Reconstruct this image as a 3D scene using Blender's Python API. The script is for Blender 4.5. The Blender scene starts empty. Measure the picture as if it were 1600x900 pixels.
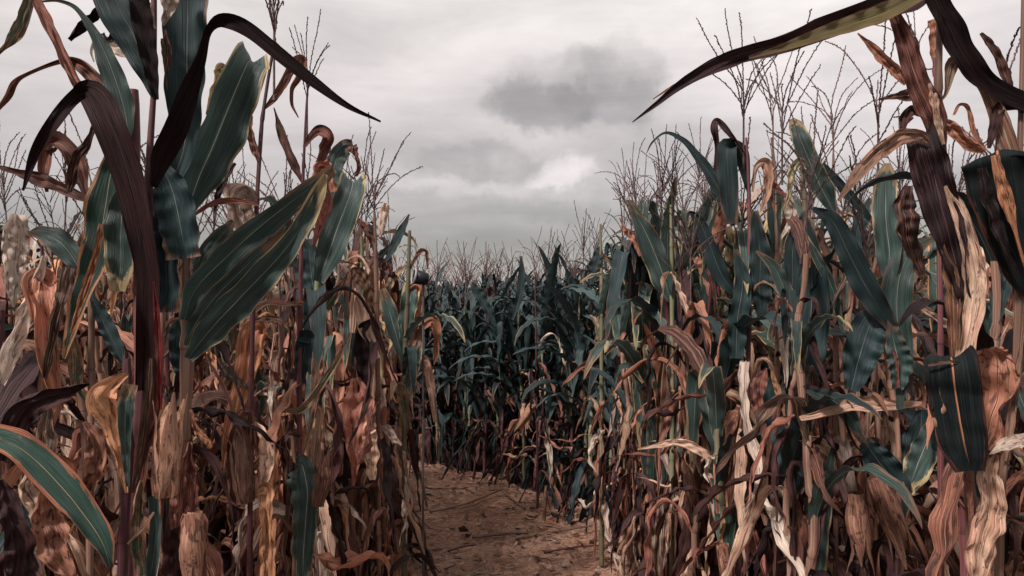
import bpy, math, random
import numpy as np
from mathutils import Vector

PI = math.pi
R = math.radians
C = bpy.context.scene.collection
sc = bpy.context.scene

# ------------------------------------------------------------------ camera
CAM_H, F = 1.6, 1164.0
cd = bpy.data.cameras.new('camera'); cam = bpy.data.objects.new('camera', cd); C.objects.link(cam)
cam.location = (0, 0, CAM_H); cam.rotation_euler = (PI/2, 0, 0)
cd.sensor_width = 36; cd.lens = 36*F/1600; cd.clip_start = 0.05; cd.clip_end = 3000
sc.camera = cam
sc.view_settings.view_transform = 'Standard'; sc.view_settings.look = 'None'
sc.view_settings.exposure = 1.9; sc.view_settings.gamma = 1.0
sc.render.resolution_x, sc.render.resolution_y = 1024, 576
sc.cycles.max_bounces = 6; sc.cycles.diffuse_bounces = 3; sc.cycles.transmission_bounces = 3

def at(px, py, d):
    return np.array(((px-800.0)/F*d, d, CAM_H+(450.0-py)/F*d))

# ------------------------------------------------------------------ node helper
class NT:
    def __init__(s, tree): s.t = tree; s.n = tree.nodes; s.l = tree.links
    def new(s, typ, **kw):
        n = s.n.new(typ)
        for k, v in kw.items(): setattr(n, k, v)
        return n
    def put(s, sock, v):
        if v is None: return
        if hasattr(v, 'default_value') or isinstance(v, bpy.types.NodeSocket): s.l.new(v, sock)
        else: sock.default_value = v
    def m(s, op, a, b=None, c=None, clamp=False):
        n = s.n.new('ShaderNodeMath'); n.operation = op; n.use_clamp = clamp
        for i, v in enumerate((a, b, c)): s.put(n.inputs[i], v)
        return n.outputs[0]
    def mix(s, f, a, b, blend='MIX'):
        n = s.n.new('ShaderNodeMix'); n.data_type = 'RGBA'; n.blend_type = blend; n.clamp_factor = True
        s.put(n.inputs[0], f)
        for i, v in ((6, a), (7, b)):
            if isinstance(v, tuple) and len(v) == 3: v = (*v, 1)
            s.put(n.inputs[i], v)
        return n.outputs[2]
    def noise(s, vec, scale=1.0, detail=3.0, rough=0.5, dist=0.0):
        n = s.n.new('ShaderNodeTexNoise')
        if vec is not None: s.l.new(vec, n.inputs['Vector'])
        n.inputs['Scale'].default_value = scale; n.inputs['Detail'].default_value = detail
        n.inputs['Roughness'].default_value = rough; n.inputs['Distortion'].default_value = dist
        return n.outputs[0]
    def xyz(s, x, y, z):
        n = s.n.new('ShaderNodeCombineXYZ')
        for i, v in enumerate((x, y, z)): s.put(n.inputs[i], v)
        return n.outputs[0]
    def sep(s, v):
        n = s.n.new('ShaderNodeSeparateXYZ'); s.l.new(v, n.inputs[0]); return n.outputs
    def smooth(s, v, a, b):
        n = s.n.new('ShaderNodeMapRange'); n.interpolation_type = 'SMOOTHSTEP'
        s.put(n.inputs[0], v); n.inputs[1].default_value = a; n.inputs[2].default_value = b
        return n.outputs[0]
    def ramp(s, v, stops):
        n = s.n.new('ShaderNodeValToRGB'); s.put(n.inputs[0], v)
        e = n.color_ramp.elements
        while len(e) < len(stops): e.new(0.5)
        for k, (p, c) in zip(e, stops):
            k.position = p; k.color = (*c, 1)
        return n.outputs[0]

# ------------------------------------------------------------------ world and sun
SUN_EL, SUN_AZ = 46.0, -140.0        # azimuth from +Y, clockwise; soft sun high behind the camera's left shoulder
world = bpy.data.worlds.new('World'); sc.world = world; world.use_nodes = True
w = NT(world.node_tree); w.n.clear()
sky = w.new('ShaderNodeTexSky', sky_type='NISHITA'); sky.sun_disc = False
sky.sun_elevation = R(SUN_EL); sky.sun_rotation = R(SUN_AZ)
tc = w.new('ShaderNodeTexCoord')
dx, dy, dz = w.sep(tc.outputs['Generated'])
az = w.m('ARCTAN2', dx, dy)
el = w.m('ARCSINE', dz)
flat = w.m('ADD', w.m('MAXIMUM', dz, 0.0), 0.16)
layer = w.xyz(w.m('DIVIDE', dx, flat), w.m('DIVIDE', dy, flat), 0.0)
n_big = w.noise(layer, 0.8, 5, 0.5, 0.2)
n_fine = w.noise(layer, 2.3, 7, 0.55, 0.3)
W3 = w.xyz(w.m('MULTIPLY', az, 1.0), w.m('MULTIPLY', el, 1.7), 0.37)
wob = w.noise(W3, 5.5, 9, 0.62, 0.35)
wob2 = w.noise(W3, 2.6, 3, 0.5, 0.0)
streak = w.noise(w.xyz(w.m('MULTIPLY', az, 1.2), w.m('MULTIPLY', el, 5.5), 1.9), 2.6, 8, 0.58, 0.5)
base = w.ramp(w.m('DIVIDE', el, 0.7), [(0.0, (.47, .44, .435)), (0.022, (.43, .40, .395)), (0.065, (.28, .268, .262)), (0.15, (.34, .32, .315)), (0.25, (.52, .475, .47)), (0.42, (.60, .555, .545)), (0.56, (.66, .63, .61)), (1.0, (.72, .69, .67))])
shade = w.m('ADD', w.m('MULTIPLY', w.m('SUBTRACT', n_big, 0.5), 0.40), w.m('ADD', w.m('MULTIPLY', w.m('SUBTRACT', n_fine, 0.5), 0.20), w.m('MULTIPLY', w.m('SUBTRACT', streak, 0.5), 0.75)))
mul = w.m('ADD', shade, 1.0)
waz = w.m('ADD', az, w.m('MULTIPLY', w.m('SUBTRACT', w.noise(w.xyz(az, el, 5.1), 9.0, 8, 0.6, 0.0), 0.5), 0.16))
wel = w.m('ADD', el, w.m('MULTIPLY', w.m('SUBTRACT', w.noise(w.xyz(az, el, 9.7), 9.0, 8, 0.6, 0.0), 0.5), 0.11))
def blob(ax, ey, sx, sy, soft, wk):
    """distance field round one cloud (a direction in the sky), edges torn by noise"""
    a = w.m('DIVIDE', w.m('SUBTRACT', waz, ax), sx); e = w.m('DIVIDE', w.m('SUBTRACT', wel, ey), sy)
    r = w.m('SQRT', w.m('ADD', w.m('MULTIPLY', a, a), w.m('MULTIPLY', e, e)))
    r = w.m('ADD', r, w.m('MULTIPLY', w.m('SUBTRACT', wob, 0.5), wk))
    r = w.m('ADD', r, w.m('MULTIPLY', w.m('SUBTRACT', wob2, 0.5), wk*0.8))
    n = w.new('ShaderNodeMapRange', interpolation_type='SMOOTHSTEP')
    w.l.new(r, n.inputs[0]); n.inputs[1].default_value = 1.0; n.inputs[2].default_value = 1.0-soft
    return n.outputs[0]
def dirpx(px, py): return math.atan((px-800)/F), math.atan((450-py)/F)
CLOUDS = [ # px, py, half-width px, half-height px, softness, wobble, factor
    (900, 148, 165, 78, 0.40, 0.7, 0.80), (975, 112, 80, 62, 0.40, 0.6, 0.86), (845, 165, 115, 50, 0.45, 0.7, 0.72), (940, 160, 115, 45, 0.5, 0.7, 0.84), (905, 105, 60, 40, .5, .6, .90),
    (760, 258, 120, 34, 0.5, 1.2, 0.82), (700, 240, 220, 60, 0.9, 1.2, 0.92), (1030, 235, 190, 60, 0.9, 1.2, 0.87), (900, 330, 300, 26, 0.9, 1.2, 0.84),
    (855, 280, 150, 36, 0.8, 1.8, 1.25), (870, 268, 75, 30, 0.5, 1.3, 1.28), (700, 300, 110, 18, 0.8, 1.5, 1.22), (700, 10, 300, 60, 0.9, 1.2, 0.90), (1280, 60, 420, 220, 1.0, 0.9, 1.22),
    (640, 380, 330, 46, 0.9, 1.2, 0.90)]
for (px, py, sx, sy, soft, wk, fac) in CLOUDS:
    ax, ey = dirpx(px, py)
    b = blob(ax, ey, sx/F, sy/F, soft, wk)
    mul = w.m('MULTIPLY', mul, w.m('ADD', w.m('MULTIPLY', b, fac-1.0), 1.0))
cloud = w.mix(1.0, base, w.xyz(mul, mul, mul), 'MULTIPLY')
below = w.smooth(dz, -0.02, -0.2)
cloudS = w.mix(1.0, cloud, (3.45, 3.41, 3.36), 'MULTIPLY')       # cloud deck radiance, before the 0.1 background strength
skymix = w.mix(0.97, sky.outputs[0], cloudS)
bg = w.new('ShaderNodeBackground'); w.l.new(skymix, bg.inputs[0]); bg.inputs[1].default_value = 0.1
wo = w.new('ShaderNodeOutputWorld'); w.l.new(bg.outputs[0], wo.inputs[0])

sl = bpy.data.lights.new('sun', 'SUN'); sl.energy = 1.5; sl.angle = R(8); sl.color = (1.0, 0.93, 0.88)
so = bpy.data.objects.new('sun', sl); C.objects.link(so)
sd = Vector((math.sin(R(SUN_AZ))*math.cos(R(SUN_EL)), math.cos(R(SUN_AZ))*math.cos(R(SUN_EL)), math.sin(R(SUN_EL))))
so.rotation_euler = sd.to_track_quat('Z', 'Y').to_euler(); so.location = (0, 0, 30)

# ------------------------------------------------------------------ materials
def shader_out(g, col, rough, bump=None, bstr=0.3, bdist=0.004, transl=0.0, spec=0.3):
    p = g.new('ShaderNodeBsdfPrincipled'); g.l.new(col, p.inputs['Base Color'])
    g.put(p.inputs['Roughness'], rough); p.inputs['Specular IOR Level'].default_value = spec
    if bump is not None:
        b = g.new('ShaderNodeBump'); b.inputs['Strength'].default_value = bstr; b.inputs['Distance'].default_value = bdist
        g.l.new(bump, b.inputs['Height']); g.l.new(b.outputs[0], p.inputs['Normal'])
    o = g.new('ShaderNodeOutputMaterial')
    if transl:
        t = g.new('ShaderNodeBsdfTranslucent'); g.l.new(col, t.inputs[0])
        m = g.new('ShaderNodeMixShader'); m.inputs[0].default_value = transl
        g.l.new(p.outputs[0], m.inputs[1]); g.l.new(t.outputs[0], m.inputs[2]); g.l.new(m.outputs[0], o.inputs[0])
    else: g.l.new(p.outputs[0], o.inputs[0])

def newmat(name):
    m = bpy.data.materials.new(name); m.use_nodes = True; g = NT(m.node_tree); g.n.clear(); return m, g

def rnd_value(g):
    oi = g.new('ShaderNodeObjectInfo'); at_ = g.new('ShaderNodeAttribute', attribute_name='rnd')
    return g.m('FRACT', g.m('ADD', oi.outputs['Random'], at_.outputs['Fac']))

def leaf_mat(name, g1, g2, d1, d2, d3, dry, edge=0.0, tip=0.0, patch=0.6, rib=(.30, .34, .27), ribw=0.03, rough=0.5, transl=0.22, spots=0.35, spec=0.35):
    m, g = newmat(name)
    uv = g.new('ShaderNodeUVMap', uv_map='UVMap').outputs[0]
    u, v, _ = g.sep(uv)
    rn = rnd_value(g)
    r9 = g.m('MULTIPLY', rn, 97.0)
    au = g.m('ABSOLUTE', g.m('SUBTRACT', u, 0.5))
    veins = g.noise(g.xyz(g.m('ADD', g.m('MULTIPLY', u, 42.0), r9), g.m('MULTIPLY', v, 2.2), r9), 1.0, 2, 0.6)
    broad = g.noise(g.xyz(g.m('ADD', g.m('MULTIPLY', u, 9.0), r9), g.m('MULTIPLY', v, 3.0), r9), 1.0, 4, 0.6)
    blotch = g.noise(g.xyz(g.m('ADD', g.m('MULTIPLY', u, 3.2), r9), g.m('MULTIPLY', v, 6.5), r9), 1.0, 5, 0.6, 0.6)
    speck = g.noise(g.xyz(g.m('ADD', g.m('MULTIPLY', u, 14.0), r9), g.m('MULTIPLY', v, 70.0), r9), 1.0, 4, 0.65)
    green = g.mix(g.smooth(broad, 0.3, 0.7), g1, g2)
    green = g.mix(g.m('MULTIPLY', g.smooth(veins, 0.52, 0.75), 0.35), green, tuple(min(1, c*2.1+0.012) for c in g2))
    dsel = g.m('ADD', g.m('MULTIPLY', broad, 0.55), g.m('MULTIPLY', g.m('SUBTRACT', rn, 0.5), 0.5))
    drc = g.ramp(g.m('ADD', dsel, 0.22), [(0.26, d3), (0.44, d2), (0.62, d1)])
    drc = g.mix(g.m('MULTIPLY', g.smooth(veins, 0.50, 0.72), 0.6), drc, tuple(min(.75, c*1.6+0.003) for c in d1))
    drc = g.mix(g.m('MULTIPLY', g.smooth(veins, 0.46, 0.25), 0.5), drc, tuple(c*0.45 for c in d3))
    D = g.m('ADD', dry, g.m('MULTIPLY', g.m('SUBTRACT', blotch, 0.5), patch))
    if edge: D = g.m('ADD', D, g.m('MULTIPLY', g.m('POWER', g.m('MULTIPLY', au, 2.0), 4.0), edge))
    if tip: D = g.m('ADD', D, g.m('MULTIPLY', g.m('POWER', v, 3.0), tip))
    D = g.m('ADD', D, g.m('MULTIPLY', g.m('SUBTRACT', veins, 0.5), 0.25))
    col = g.mix(g.smooth(D, 0.42, 0.58), green, drc)
    ribf = g.smooth(au, ribw, ribw*0.35)
    ribc = g.mix(g.smooth(D, 0.4, 0.8), rib, tuple(min(.6, c*1.15+0.02) for c in d1))
    col = g.mix(g.m('MULTIPLY', ribf, g.smooth(v, 1.0, 0.55)), col, ribc)
    sp = g.m('MULTIPLY', g.smooth(speck, 0.60, 0.72), spots)
    col = g.mix(sp, col, tuple(c*0.35 for c in d3))
    rot = g.noise(g.xyz(g.m('ADD', g.m('MULTIPLY', u, 5.0), r9), g.m('MULTIPLY', v, 6.5), g.m('MULTIPLY', rn, 31.0)), 1.0, 6, 0.65, 1.0)
    if dry > .6: col = g.mix(g.m('MULTIPLY', g.smooth(rot, 0.52, 0.62), 0.75), col, tuple(c*0.5 for c in d3))
    val = g.m('ADD', g.m('MULTIPLY', g.m('FRACT', g.m('MULTIPLY', rn, 13.7)), 0.55), 0.70)
    col = g.mix(1.0, col, g.xyz(val, val, val), 'MULTIPLY')
    hgt = g.m('ADD', g.m('MULTIPLY', veins, 1.0), g.m('MULTIPLY', ribf, 1.5))
    shader_out(g, col, g.m('ADD', rough, g.m('MULTIPLY', blotch, 0.15)), hgt, 0.8, 0.005, transl, spec)
    return m

GA, GB = (.022, .043, .039), (.052, .084, .074)
D1, D2, D3 = (.72, .45, .33), (.40, .185, .122), (.070, .028, .023)
LM = {
 'green':  leaf_mat('green_leaf', GA, GB, (.40, .30, .16), (.22, .13, .08), (.07, .035, .03), 0.05, 0.5, 0.65, 0.8, rib=(.36, .38, .32), ribw=.018, spec=.5, rough=.42),
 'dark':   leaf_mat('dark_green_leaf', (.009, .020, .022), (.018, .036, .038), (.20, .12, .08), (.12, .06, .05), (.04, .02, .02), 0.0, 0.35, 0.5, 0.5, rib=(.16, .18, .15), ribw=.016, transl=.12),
 'edge':   leaf_mat('green_leaf_with_dry_margins', (.018, .042, .034), (.035, .068, .052), (.50, .24, .12), (.32, .11, .06), (.10, .04, .03), 0.05, 1.0, 0.5, 1.2, rib=(.38, .30, .18), ribw=.018),
 'blue':   leaf_mat('blue_green_leaf', (.016, .034, .036), (.036, .060, .062), (.20, .13, .08), (.12, .07, .05), (.04, .02, .02), -0.1, 0.2, 0.5, 0.3, rib=(.26, .28, .25), ribw=.02, transl=.15, spec=.5),
 'half':   leaf_mat('half_dried_leaf', (.035, .060, .042), (.08, .10, .055), (.46, .33, .19), (.28, .14, .09), (.09, .045, .035), 0.45, 0.35, 0.4, 1.9, rib=(.42, .38, .28), ribw=.02),
 'tan':    leaf_mat('tan_dried_leaf', (.10, .11, .055), (.13, .12, .065), D1, D2, D3, 0.78, 0.2, 0.2, 1.1, rib=(.5, .4, .3), ribw=0.02, transl=0.25),
 'pale':   leaf_mat('pale_bleached_leaf', (.05, .06, .035), (.08, .08, .05), (.74, .58, .47), (.58, .42, .33), (.24, .14, .11), 0.95, 0.2, 0.1, 0.4, ribw=.02, transl=0.25),
 'brown':  leaf_mat('brown_dried_leaf', (.06, .055, .03), (.07, .06, .035), (.42, .18, .115), (.15, .056, .040), (.025, .011, .011), 0.85, 0.1, 0.1, 0.9, rib=(.3, .2, .14), ribw=.02, transl=0.18),
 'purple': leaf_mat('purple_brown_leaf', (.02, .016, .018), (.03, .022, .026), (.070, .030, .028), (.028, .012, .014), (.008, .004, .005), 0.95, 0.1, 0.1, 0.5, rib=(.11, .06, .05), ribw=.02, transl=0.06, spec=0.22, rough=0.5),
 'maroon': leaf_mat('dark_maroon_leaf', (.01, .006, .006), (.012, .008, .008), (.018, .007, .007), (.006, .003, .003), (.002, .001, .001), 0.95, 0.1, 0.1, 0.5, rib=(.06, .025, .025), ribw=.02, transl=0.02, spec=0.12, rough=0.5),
 'red':    leaf_mat('red_brown_leaf', (.05, .045, .025), (.06, .05, .03), (.33, .13, .092), (.14, .046, .036), (.030, .011, .011), 0.9, 0.1, 0.1, 0.7, rib=(.35, .2, .12), ribw=.02, transl=0.18),
 'scarlet': leaf_mat('scarlet_sheath', (.3, .03, .025), (.35, .04, .03), (.62, .06, .045), (.42, .022, .022), (.12, .008, .010), 0.95, 0.1, 0.1, 0.5, rib=(.6, .2, .14), ribw=.02, transl=0.15),
 'olive': leaf_mat('olive_leaf', (.16, .13, .05), (.22, .17, .07), (.22, .14, .07), (.13, .07, .045), (.05, .025, .022), 0.3, 0.9, 0.2, 0.7, rib=(.3, .24, .12), transl=0.25),
 'black': leaf_mat('black_shaded_leaf', (.004, .006, .007), (.009, .012, .012), (.10, .04, .026), (.04, .016, .012), (.010, .006, .006), 0.1, 0.55, 0.2, 0.7, rib=(.34, .15, .08), ribw=0.03, transl=0.03, spec=0.10, rough=.7),  # near-black of a leaf facing away from the light, put into its colour
 'orange': leaf_mat('orange_dried_leaf', (.08, .08, .04), (.10, .09, .04), (.68, .32, .17), (.38, .13, .07), (.09, .03, .022), 0.8, 0.15, 0.1, 1.0, rib=(.5, .3, .18), ribw=.02, transl=0.25),
}

def stalk_mat(name, a, b, c, node):
    m, g = newmat(name)
    uv = g.new('ShaderNodeUVMap', uv_map='UVMap').outputs[0]
    u, v, _ = g.sep(uv); rn = rnd_value(g); r9 = g.m('MULTIPLY', rn, 57.0)
    n1 = g.noise(g.xyz(g.m('ADD', g.m('MULTIPLY', u, 16.0), r9), g.m('MULTIPLY', v, 4.0), r9), 1.0, 4, 0.6)
    n2 = g.noise(g.xyz(g.m('ADD', u, r9), g.m('MULTIPLY', v, 9.0), r9), 1.0, 4, 0.6)
    col = g.mix(g.smooth(n2, 0.35, 0.65), a, b)
    col = g.mix(g.m('MULTIPLY', g.smooth(n1, 0.5, 0.7), 0.7), col, c)
    nd = g.m('FRACT', g.m('MULTIPLY', v, 11.0))
    col = g.mix(g.smooth(nd, 0.10, 0.02), col, node)
    val = g.m('ADD', g.m('MULTIPLY', rn, 0.7), 0.6)
    col = g.mix(1.0, col, g.xyz(val, val, val), 'MULTIPLY')
    shader_out(g, col, 0.5, n1, 0.4, 0.002, 0, 0.3); return m
SM = {
 'tan': stalk_mat('dry_stalk', (.22, .12, .085), (.12, .062, .048), (.38, .24, .17), (.07, .035, .03)),
 'green': stalk_mat('green_stalk', (.10, .11, .06), (.16, .12, .08), (.22, .2, .13), (.06, .03, .025)),
 'purple': stalk_mat('purple_stalk', (.10, .032, .036), (.06, .022, .028), (.20, .09, .08), (.03, .014, .016)),
 'red': stalk_mat('red_stalk', (.30, .03, .03), (.20, .022, .025), (.40, .09, .06), (.05, .014, .016)),
}
def plain_mat(name, a, b, scale=40, rough=0.7, transl=0.0):
    m, g = newmat(name)
    o = g.new('ShaderNodeTexCoord').outputs['Object']; rn = rnd_value(g)
    n = g.noise(o, scale, 4, 0.6)
    col = g.mix(g.smooth(n, 0.3, 0.7), a, b)
    val = g.m('ADD', g.m('MULTIPLY', rn, 0.8), 0.6)
    col = g.mix(1.0, col, g.xyz(val, val, val), 'MULTIPLY')
    shader_out(g, col, rough, n, 0.3, 0.002, transl, 0.2); return m
M_TASSEL = plain_mat('dry_tassel', (.055, .034, .036), (.14, .085, .075), 60)
M_SILK = plain_mat('dark_silk', (.018, .010, .010), (.05, .025, .02), 90)
M_STRAW = plain_mat('straw_litter', (.42, .28, .20), (.66, .50, .38), 30)
M_HUSK = leaf_mat('ear_husk', (.08, .08, .05), (.1, .1, .06), (.50, .27, .18), (.28, .12, .08), (.07, .03, .025), 0.9, 0, 0, 0.5, ribw=0.0001, spots=0.6)

# ------------------------------------------------------------------ geometry helpers: everything is quads in numpy
class G:
    """verts Nx3, quads Mx4, uv per vertex"""
    def __init__(s): s.v = []; s.q = []; s.t = []; s.n = 0
    def add(s, v, q, uv):
        s.v.append(np.asarray(v, float)); s.q.append(np.asarray(q, int)+s.n); s.t.append(np.asarray(uv, float)); s.n += len(v)
    def arrays(s): return np.concatenate(s.v), np.concatenate(s.q), np.concatenate(s.t)

def mesh_from(name, v, q, t, mats, mi=None, rnd=None, smooth=True):
    me = bpy.data.meshes.new(name)
    nv, nq = len(v), len(q)
    me.vertices.add(nv); me.vertices.foreach_set('co', np.ascontiguousarray(v, dtype=np.float32).ravel())
    me.loops.add(nq*4); me.loops.foreach_set('vertex_index', np.ascontiguousarray(q, dtype=np.int32).ravel())
    me.polygons.add(nq); me.polygons.foreach_set('loop_start', np.arange(0, nq*4, 4, dtype=np.int32))
    me.polygons.foreach_set('loop_total', np.full(nq, 4, dtype=np.int32))
    ul = me.uv_layers.new(name='UVMap'); ul.data.foreach_set('uv', np.ascontiguousarray(t[q.ravel()], dtype=np.float32).ravel())
    for m in mats: me.materials.append(m)
    if mi is not None: me.polygons.foreach_set('material_index', np.asarray(mi, dtype=np.int32))
    if rnd is not None:
        a = me.attributes.new('rnd', 'FLOAT', 'POINT'); a.data.foreach_set('value', np.asarray(rnd, dtype=np.float32))
    me.polygons.foreach_set('use_smooth', np.full(nq, smooth, dtype=bool))
    me.update(calc_edges=True); me.validate()
    return me

def grid_quads(nr, ncol):
    i = np.arange(nr-1)[:, None]*ncol + np.arange(ncol-1)[None, :]
    return np.stack([i, i+1, i+ncol+1, i+ncol], -1).reshape(-1, 4)

def unit(a): return a/np.maximum(np.linalg.norm(a, axis=-1, keepdims=True), 1e-9)

def wave(rs, n, k, amp):
    """smooth random curve of n samples"""
    s = np.linspace(0, 1, n); o = np.zeros(n)
    for j in range(1, k+1): o += rs.normal()*np.sin(2*PI*j*s*rs.uniform(.6, 1.1)+rs.uniform(0, 6.28))/j
    return o*amp

def ribbon(g, Cn, S, W, rs, nc=7, fold=0.25, curl=0.0, ripple=0.0, freq=9.0, crumple=0.0, vr=(0, 1), ragged=0.0, pleat=0.0):
    n = len(Cn); T = unit(np.gradient(Cn, axis=0)); N = unit(np.cross(T, S)); S = unit(np.cross(N, T))
    s = np.linspace(0, 1, n); u = np.linspace(-1, 1, nc)
    curl = np.broadcast_to(np.asarray(curl, float), (n,)); th = np.maximum(curl, 1e-3)[:, None]*u[None, :]; c = np.maximum(curl, 1e-3)[:, None]
    f = np.sin(th)/c; h = (1-np.cos(th))/c
    h = h + fold*np.abs(u)[None, :]
    ph = rs.uniform(0, 6.28, 2)
    rp = np.where(u[None, :] > 0, np.sin(2*PI*freq*s[:, None]+ph[0]+2*np.sin(5*s[:, None])), np.sin(2*PI*freq*1.13*s[:, None]+ph[1]))
    h = h + ripple*rp*(np.abs(u)**1.7)[None, :]
    kp = rs.uniform(5, 9); h = h + pleat*np.sin(kp*u[None, :]+wave(rs, n, 3, 1.0)[:, None])*np.clip(1.2-np.abs(u), 0, 1)[None, :]
    if crumple:
        cr = np.zeros((n, nc))
        for j in range(5):
            cr += np.sin(s[:, None]*rs.uniform(8, 45)+u[None, :]*rs.uniform(-4, 4)+rs.uniform(0, 6.28))/3
        h = h + crumple*cr
    Wl = np.ones((n, nc))
    if ragged:
        for col in (0, nc-1):
            Wl[:, col] -= ragged*np.clip(wave(rs, n, 9, .5), 0, .9)
    hw = (W/2)[:, None]
    V = Cn[:, None, :] + S[:, None, :]*(f*hw*Wl)[..., None] + N[:, None, :]*(h*hw)[..., None]
    uv = np.stack(np.broadcast_arrays((u[None, :]+1)/2, (vr[0]+s*(vr[1]-vr[0]))[:, None]), -1)
    g.add(V.reshape(-1, 3), grid_quads(n, nc), uv.reshape(-1, 2))

def tube(g, P, rad, ns=6, v0=0, v1=1, closed=True):
    P = np.asarray(P, float); n = len(P); T = unit(np.gradient(P, axis=0))
    ref = np.array((0.31, 0.95, 0.05)) if abs(T[0][2]) > .5 else np.array((0.05, 0.1, 1.0))
    A = unit(np.cross(T, ref)); B = np.cross(T, A)
    a = np.linspace(0, 2*PI, ns+1)
    V = P[:, None, :] + (A[:, None, :]*np.cos(a)[None, :, None] + B[:, None, :]*np.sin(a)[None, :, None])*np.asarray(rad)[:, None, None]
    uv = np.stack(np.broadcast_arrays((a/(2*PI))[None, :], np.linspace(v0, v1, n)[:, None]), -1)
    g.add(V.reshape(-1, 3), grid_quads(n, ns+1), uv.reshape(-1, 2))

# ---- procedural leaf: kinds of posture
def leaf_curve(rs, style, L=1.0, n=30):
    s = np.linspace(0, 1, n)
    if style == 'erect':   phi = R(rs.uniform(8, 24)) + R(rs.uniform(15, 50))*s**1.8
    elif style == 'arch':  phi = R(rs.uniform(15, 35)) + R(rs.uniform(90, 140))*s**rs.uniform(1.2, 2.0)
    elif style == 'kink':
        k = rs.uniform(.35, .62); phi = R(rs.uniform(10, 32)) + R(rs.uniform(120, 150))/(1+np.exp(-(s-k)/0.012)) + R(10)*s
    elif style == 'hang':
        k = rs.uniform(.06, .2); phi = R(rs.uniform(20, 45)) + R(rs.uniform(120, 145))/(1+np.exp(-(s-k)/0.02)) + wave(rs, n, 6, .16)
    elif style == 'shred':
        phi = R(rs.uniform(60, 130)) + R(rs.uniform(30, 70))*s**.5 + wave(rs, n, 6, .35)
    else:                  # 'limp': a dried leaf that arcs out, then falls
        k = rs.uniform(.22, .42); phi = R(rs.uniform(20, 50)) + R(rs.uniform(100, 135))/(1+np.exp(-(s-k)/0.06)) + wave(rs, n, 4, .15)
    azd = wave(rs, n, 2, .14)*s if style in ('erect', 'arch', 'kink') else wave(rs, n, 4, .6)*s
    T = np.stack([np.sin(phi)*np.cos(azd), np.sin(phi)*np.sin(azd), np.cos(phi)], -1)
    P = np.concatenate([[[0, 0, 0]], np.cumsum((T[1:]+T[:-1])/2, 0)])*L/(n-1)
    S0 = np.stack([-np.sin(azd), np.cos(azd), 0*s], -1)
    tw = wave(rs, n, 2, .3 if style in ('erect', 'arch', 'kink') else 1.0)*s + rs.uniform(-1, 1)*(0.4 if style in ('erect', 'arch', 'kink') else 1.8)*s
    N = np.cross(T, S0)
    S = S0*np.cos(tw)[:, None] + N*np.sin(tw)[:, None]
    return P, S, s

def leaf_arrays(seed, style, lod):
    rs = np.random.RandomState(seed)
    n = 34
    P, S, s = leaf_curve(rs, style, 1.0, n)
    wet = style in ('erect', 'arch', 'kink')
    W = np.clip(np.minimum(0.55+s*2.2, 1.0)*(1-s**2.6)**0.75, 0.015, 1)
    W = W*(0.115 if wet else (rs.uniform(.045, .105) if style != 'shred' else rs.uniform(.06, .12)))
    if not wet: W = W*(1+wave(rs, n, 8, .20)).clip(.3, 1.5)
    curl = 0.25 if wet else np.clip(1.1+wave(rs, n, 4, .9), .1, 2.6)
    rsr = np.random.RandomState(seed+5)
    g = G()
    if lod == 0:
        ribbon(g, P, S, W, rsr, 7, .30 if wet else .1, curl, .22 if wet else .2, rs.uniform(5, 9), 0.02 if wet else .32, ragged=0.06 if wet else .8, pleat=.03 if wet else .16)
    else:
        idx = np.linspace(0, n-1, 14 if lod == 1 else 8).astype(int)
        c = curl if np.isscalar(curl) else curl[idx]
        ribbon(g, P[idx], S[idx], W[idx], rsr, 5 if lod == 1 else 3, .35, np.minimum(c, 1.2), .1, 4, 0 if wet else .1)
    return g.arrays()

LIB = {}
for style, cnt in (('erect', 8), ('arch', 12), ('kink', 10), ('hang', 16), ('limp', 10), ('shred', 10)):
    LIB[style] = [[leaf_arrays(1000+hash_*17+{'erect': 0, 'arch': 300, 'kink': 600, 'hang': 900, 'limp': 1200, 'shred': 1500}[style], style, lod) for lod in (0, 1, 2)] for hash_ in range(cnt)]
LIBMESH = {}
def lib_mesh(style, k):
    if (style, k) not in LIBMESH:
        v, q, t = LIB[style][k][0]
        LIBMESH[(style, k)] = mesh_from('leaf', v, q, t, [LM['green']])
    return LIBMESH[(style, k)]

# ---- stalk, unit height, with swollen nodes and sheaths
def stalk_arrays(seed, ns=8, nodes=11, lean=0.03):
    rs = np.random.RandomState(seed); g = G()
    zs, rr = [], []
    for k in range(nodes):
        z0, z1 = k/nodes, (k+1)/nodes; b = 0.0098*(1-0.60*(k/nodes))
        zs += [z0, z0+.006, z0+.016, (z0+z1)/2, z1-.004]; rr += [b*1.0, b*1.28, b*.86, b*.97, b*1.1]
    zs = np.array(zs); rr = np.array(rr)
    bend = wave(rs, len(zs), 2, lean*.6); bend2 = wave(rs, len(zs), 2, lean*.6); bend -= bend[0]; bend2 -= bend2[0]
    zig = .0022*np.sin(zs*nodes*PI)
    P = np.stack([bend+zig, bend2, zs], -1)
    tube(g, P, rr, ns); return g.arrays(), P
STALK = [stalk_arrays(40+k) for k in range(8)]
STALKLOW = [stalk_arrays(40+k, 3, 5) for k in range(8)]
STALKMESH = [mesh_from('stalk', *a[0], [SM['tan']]) for a in STALK]

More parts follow.
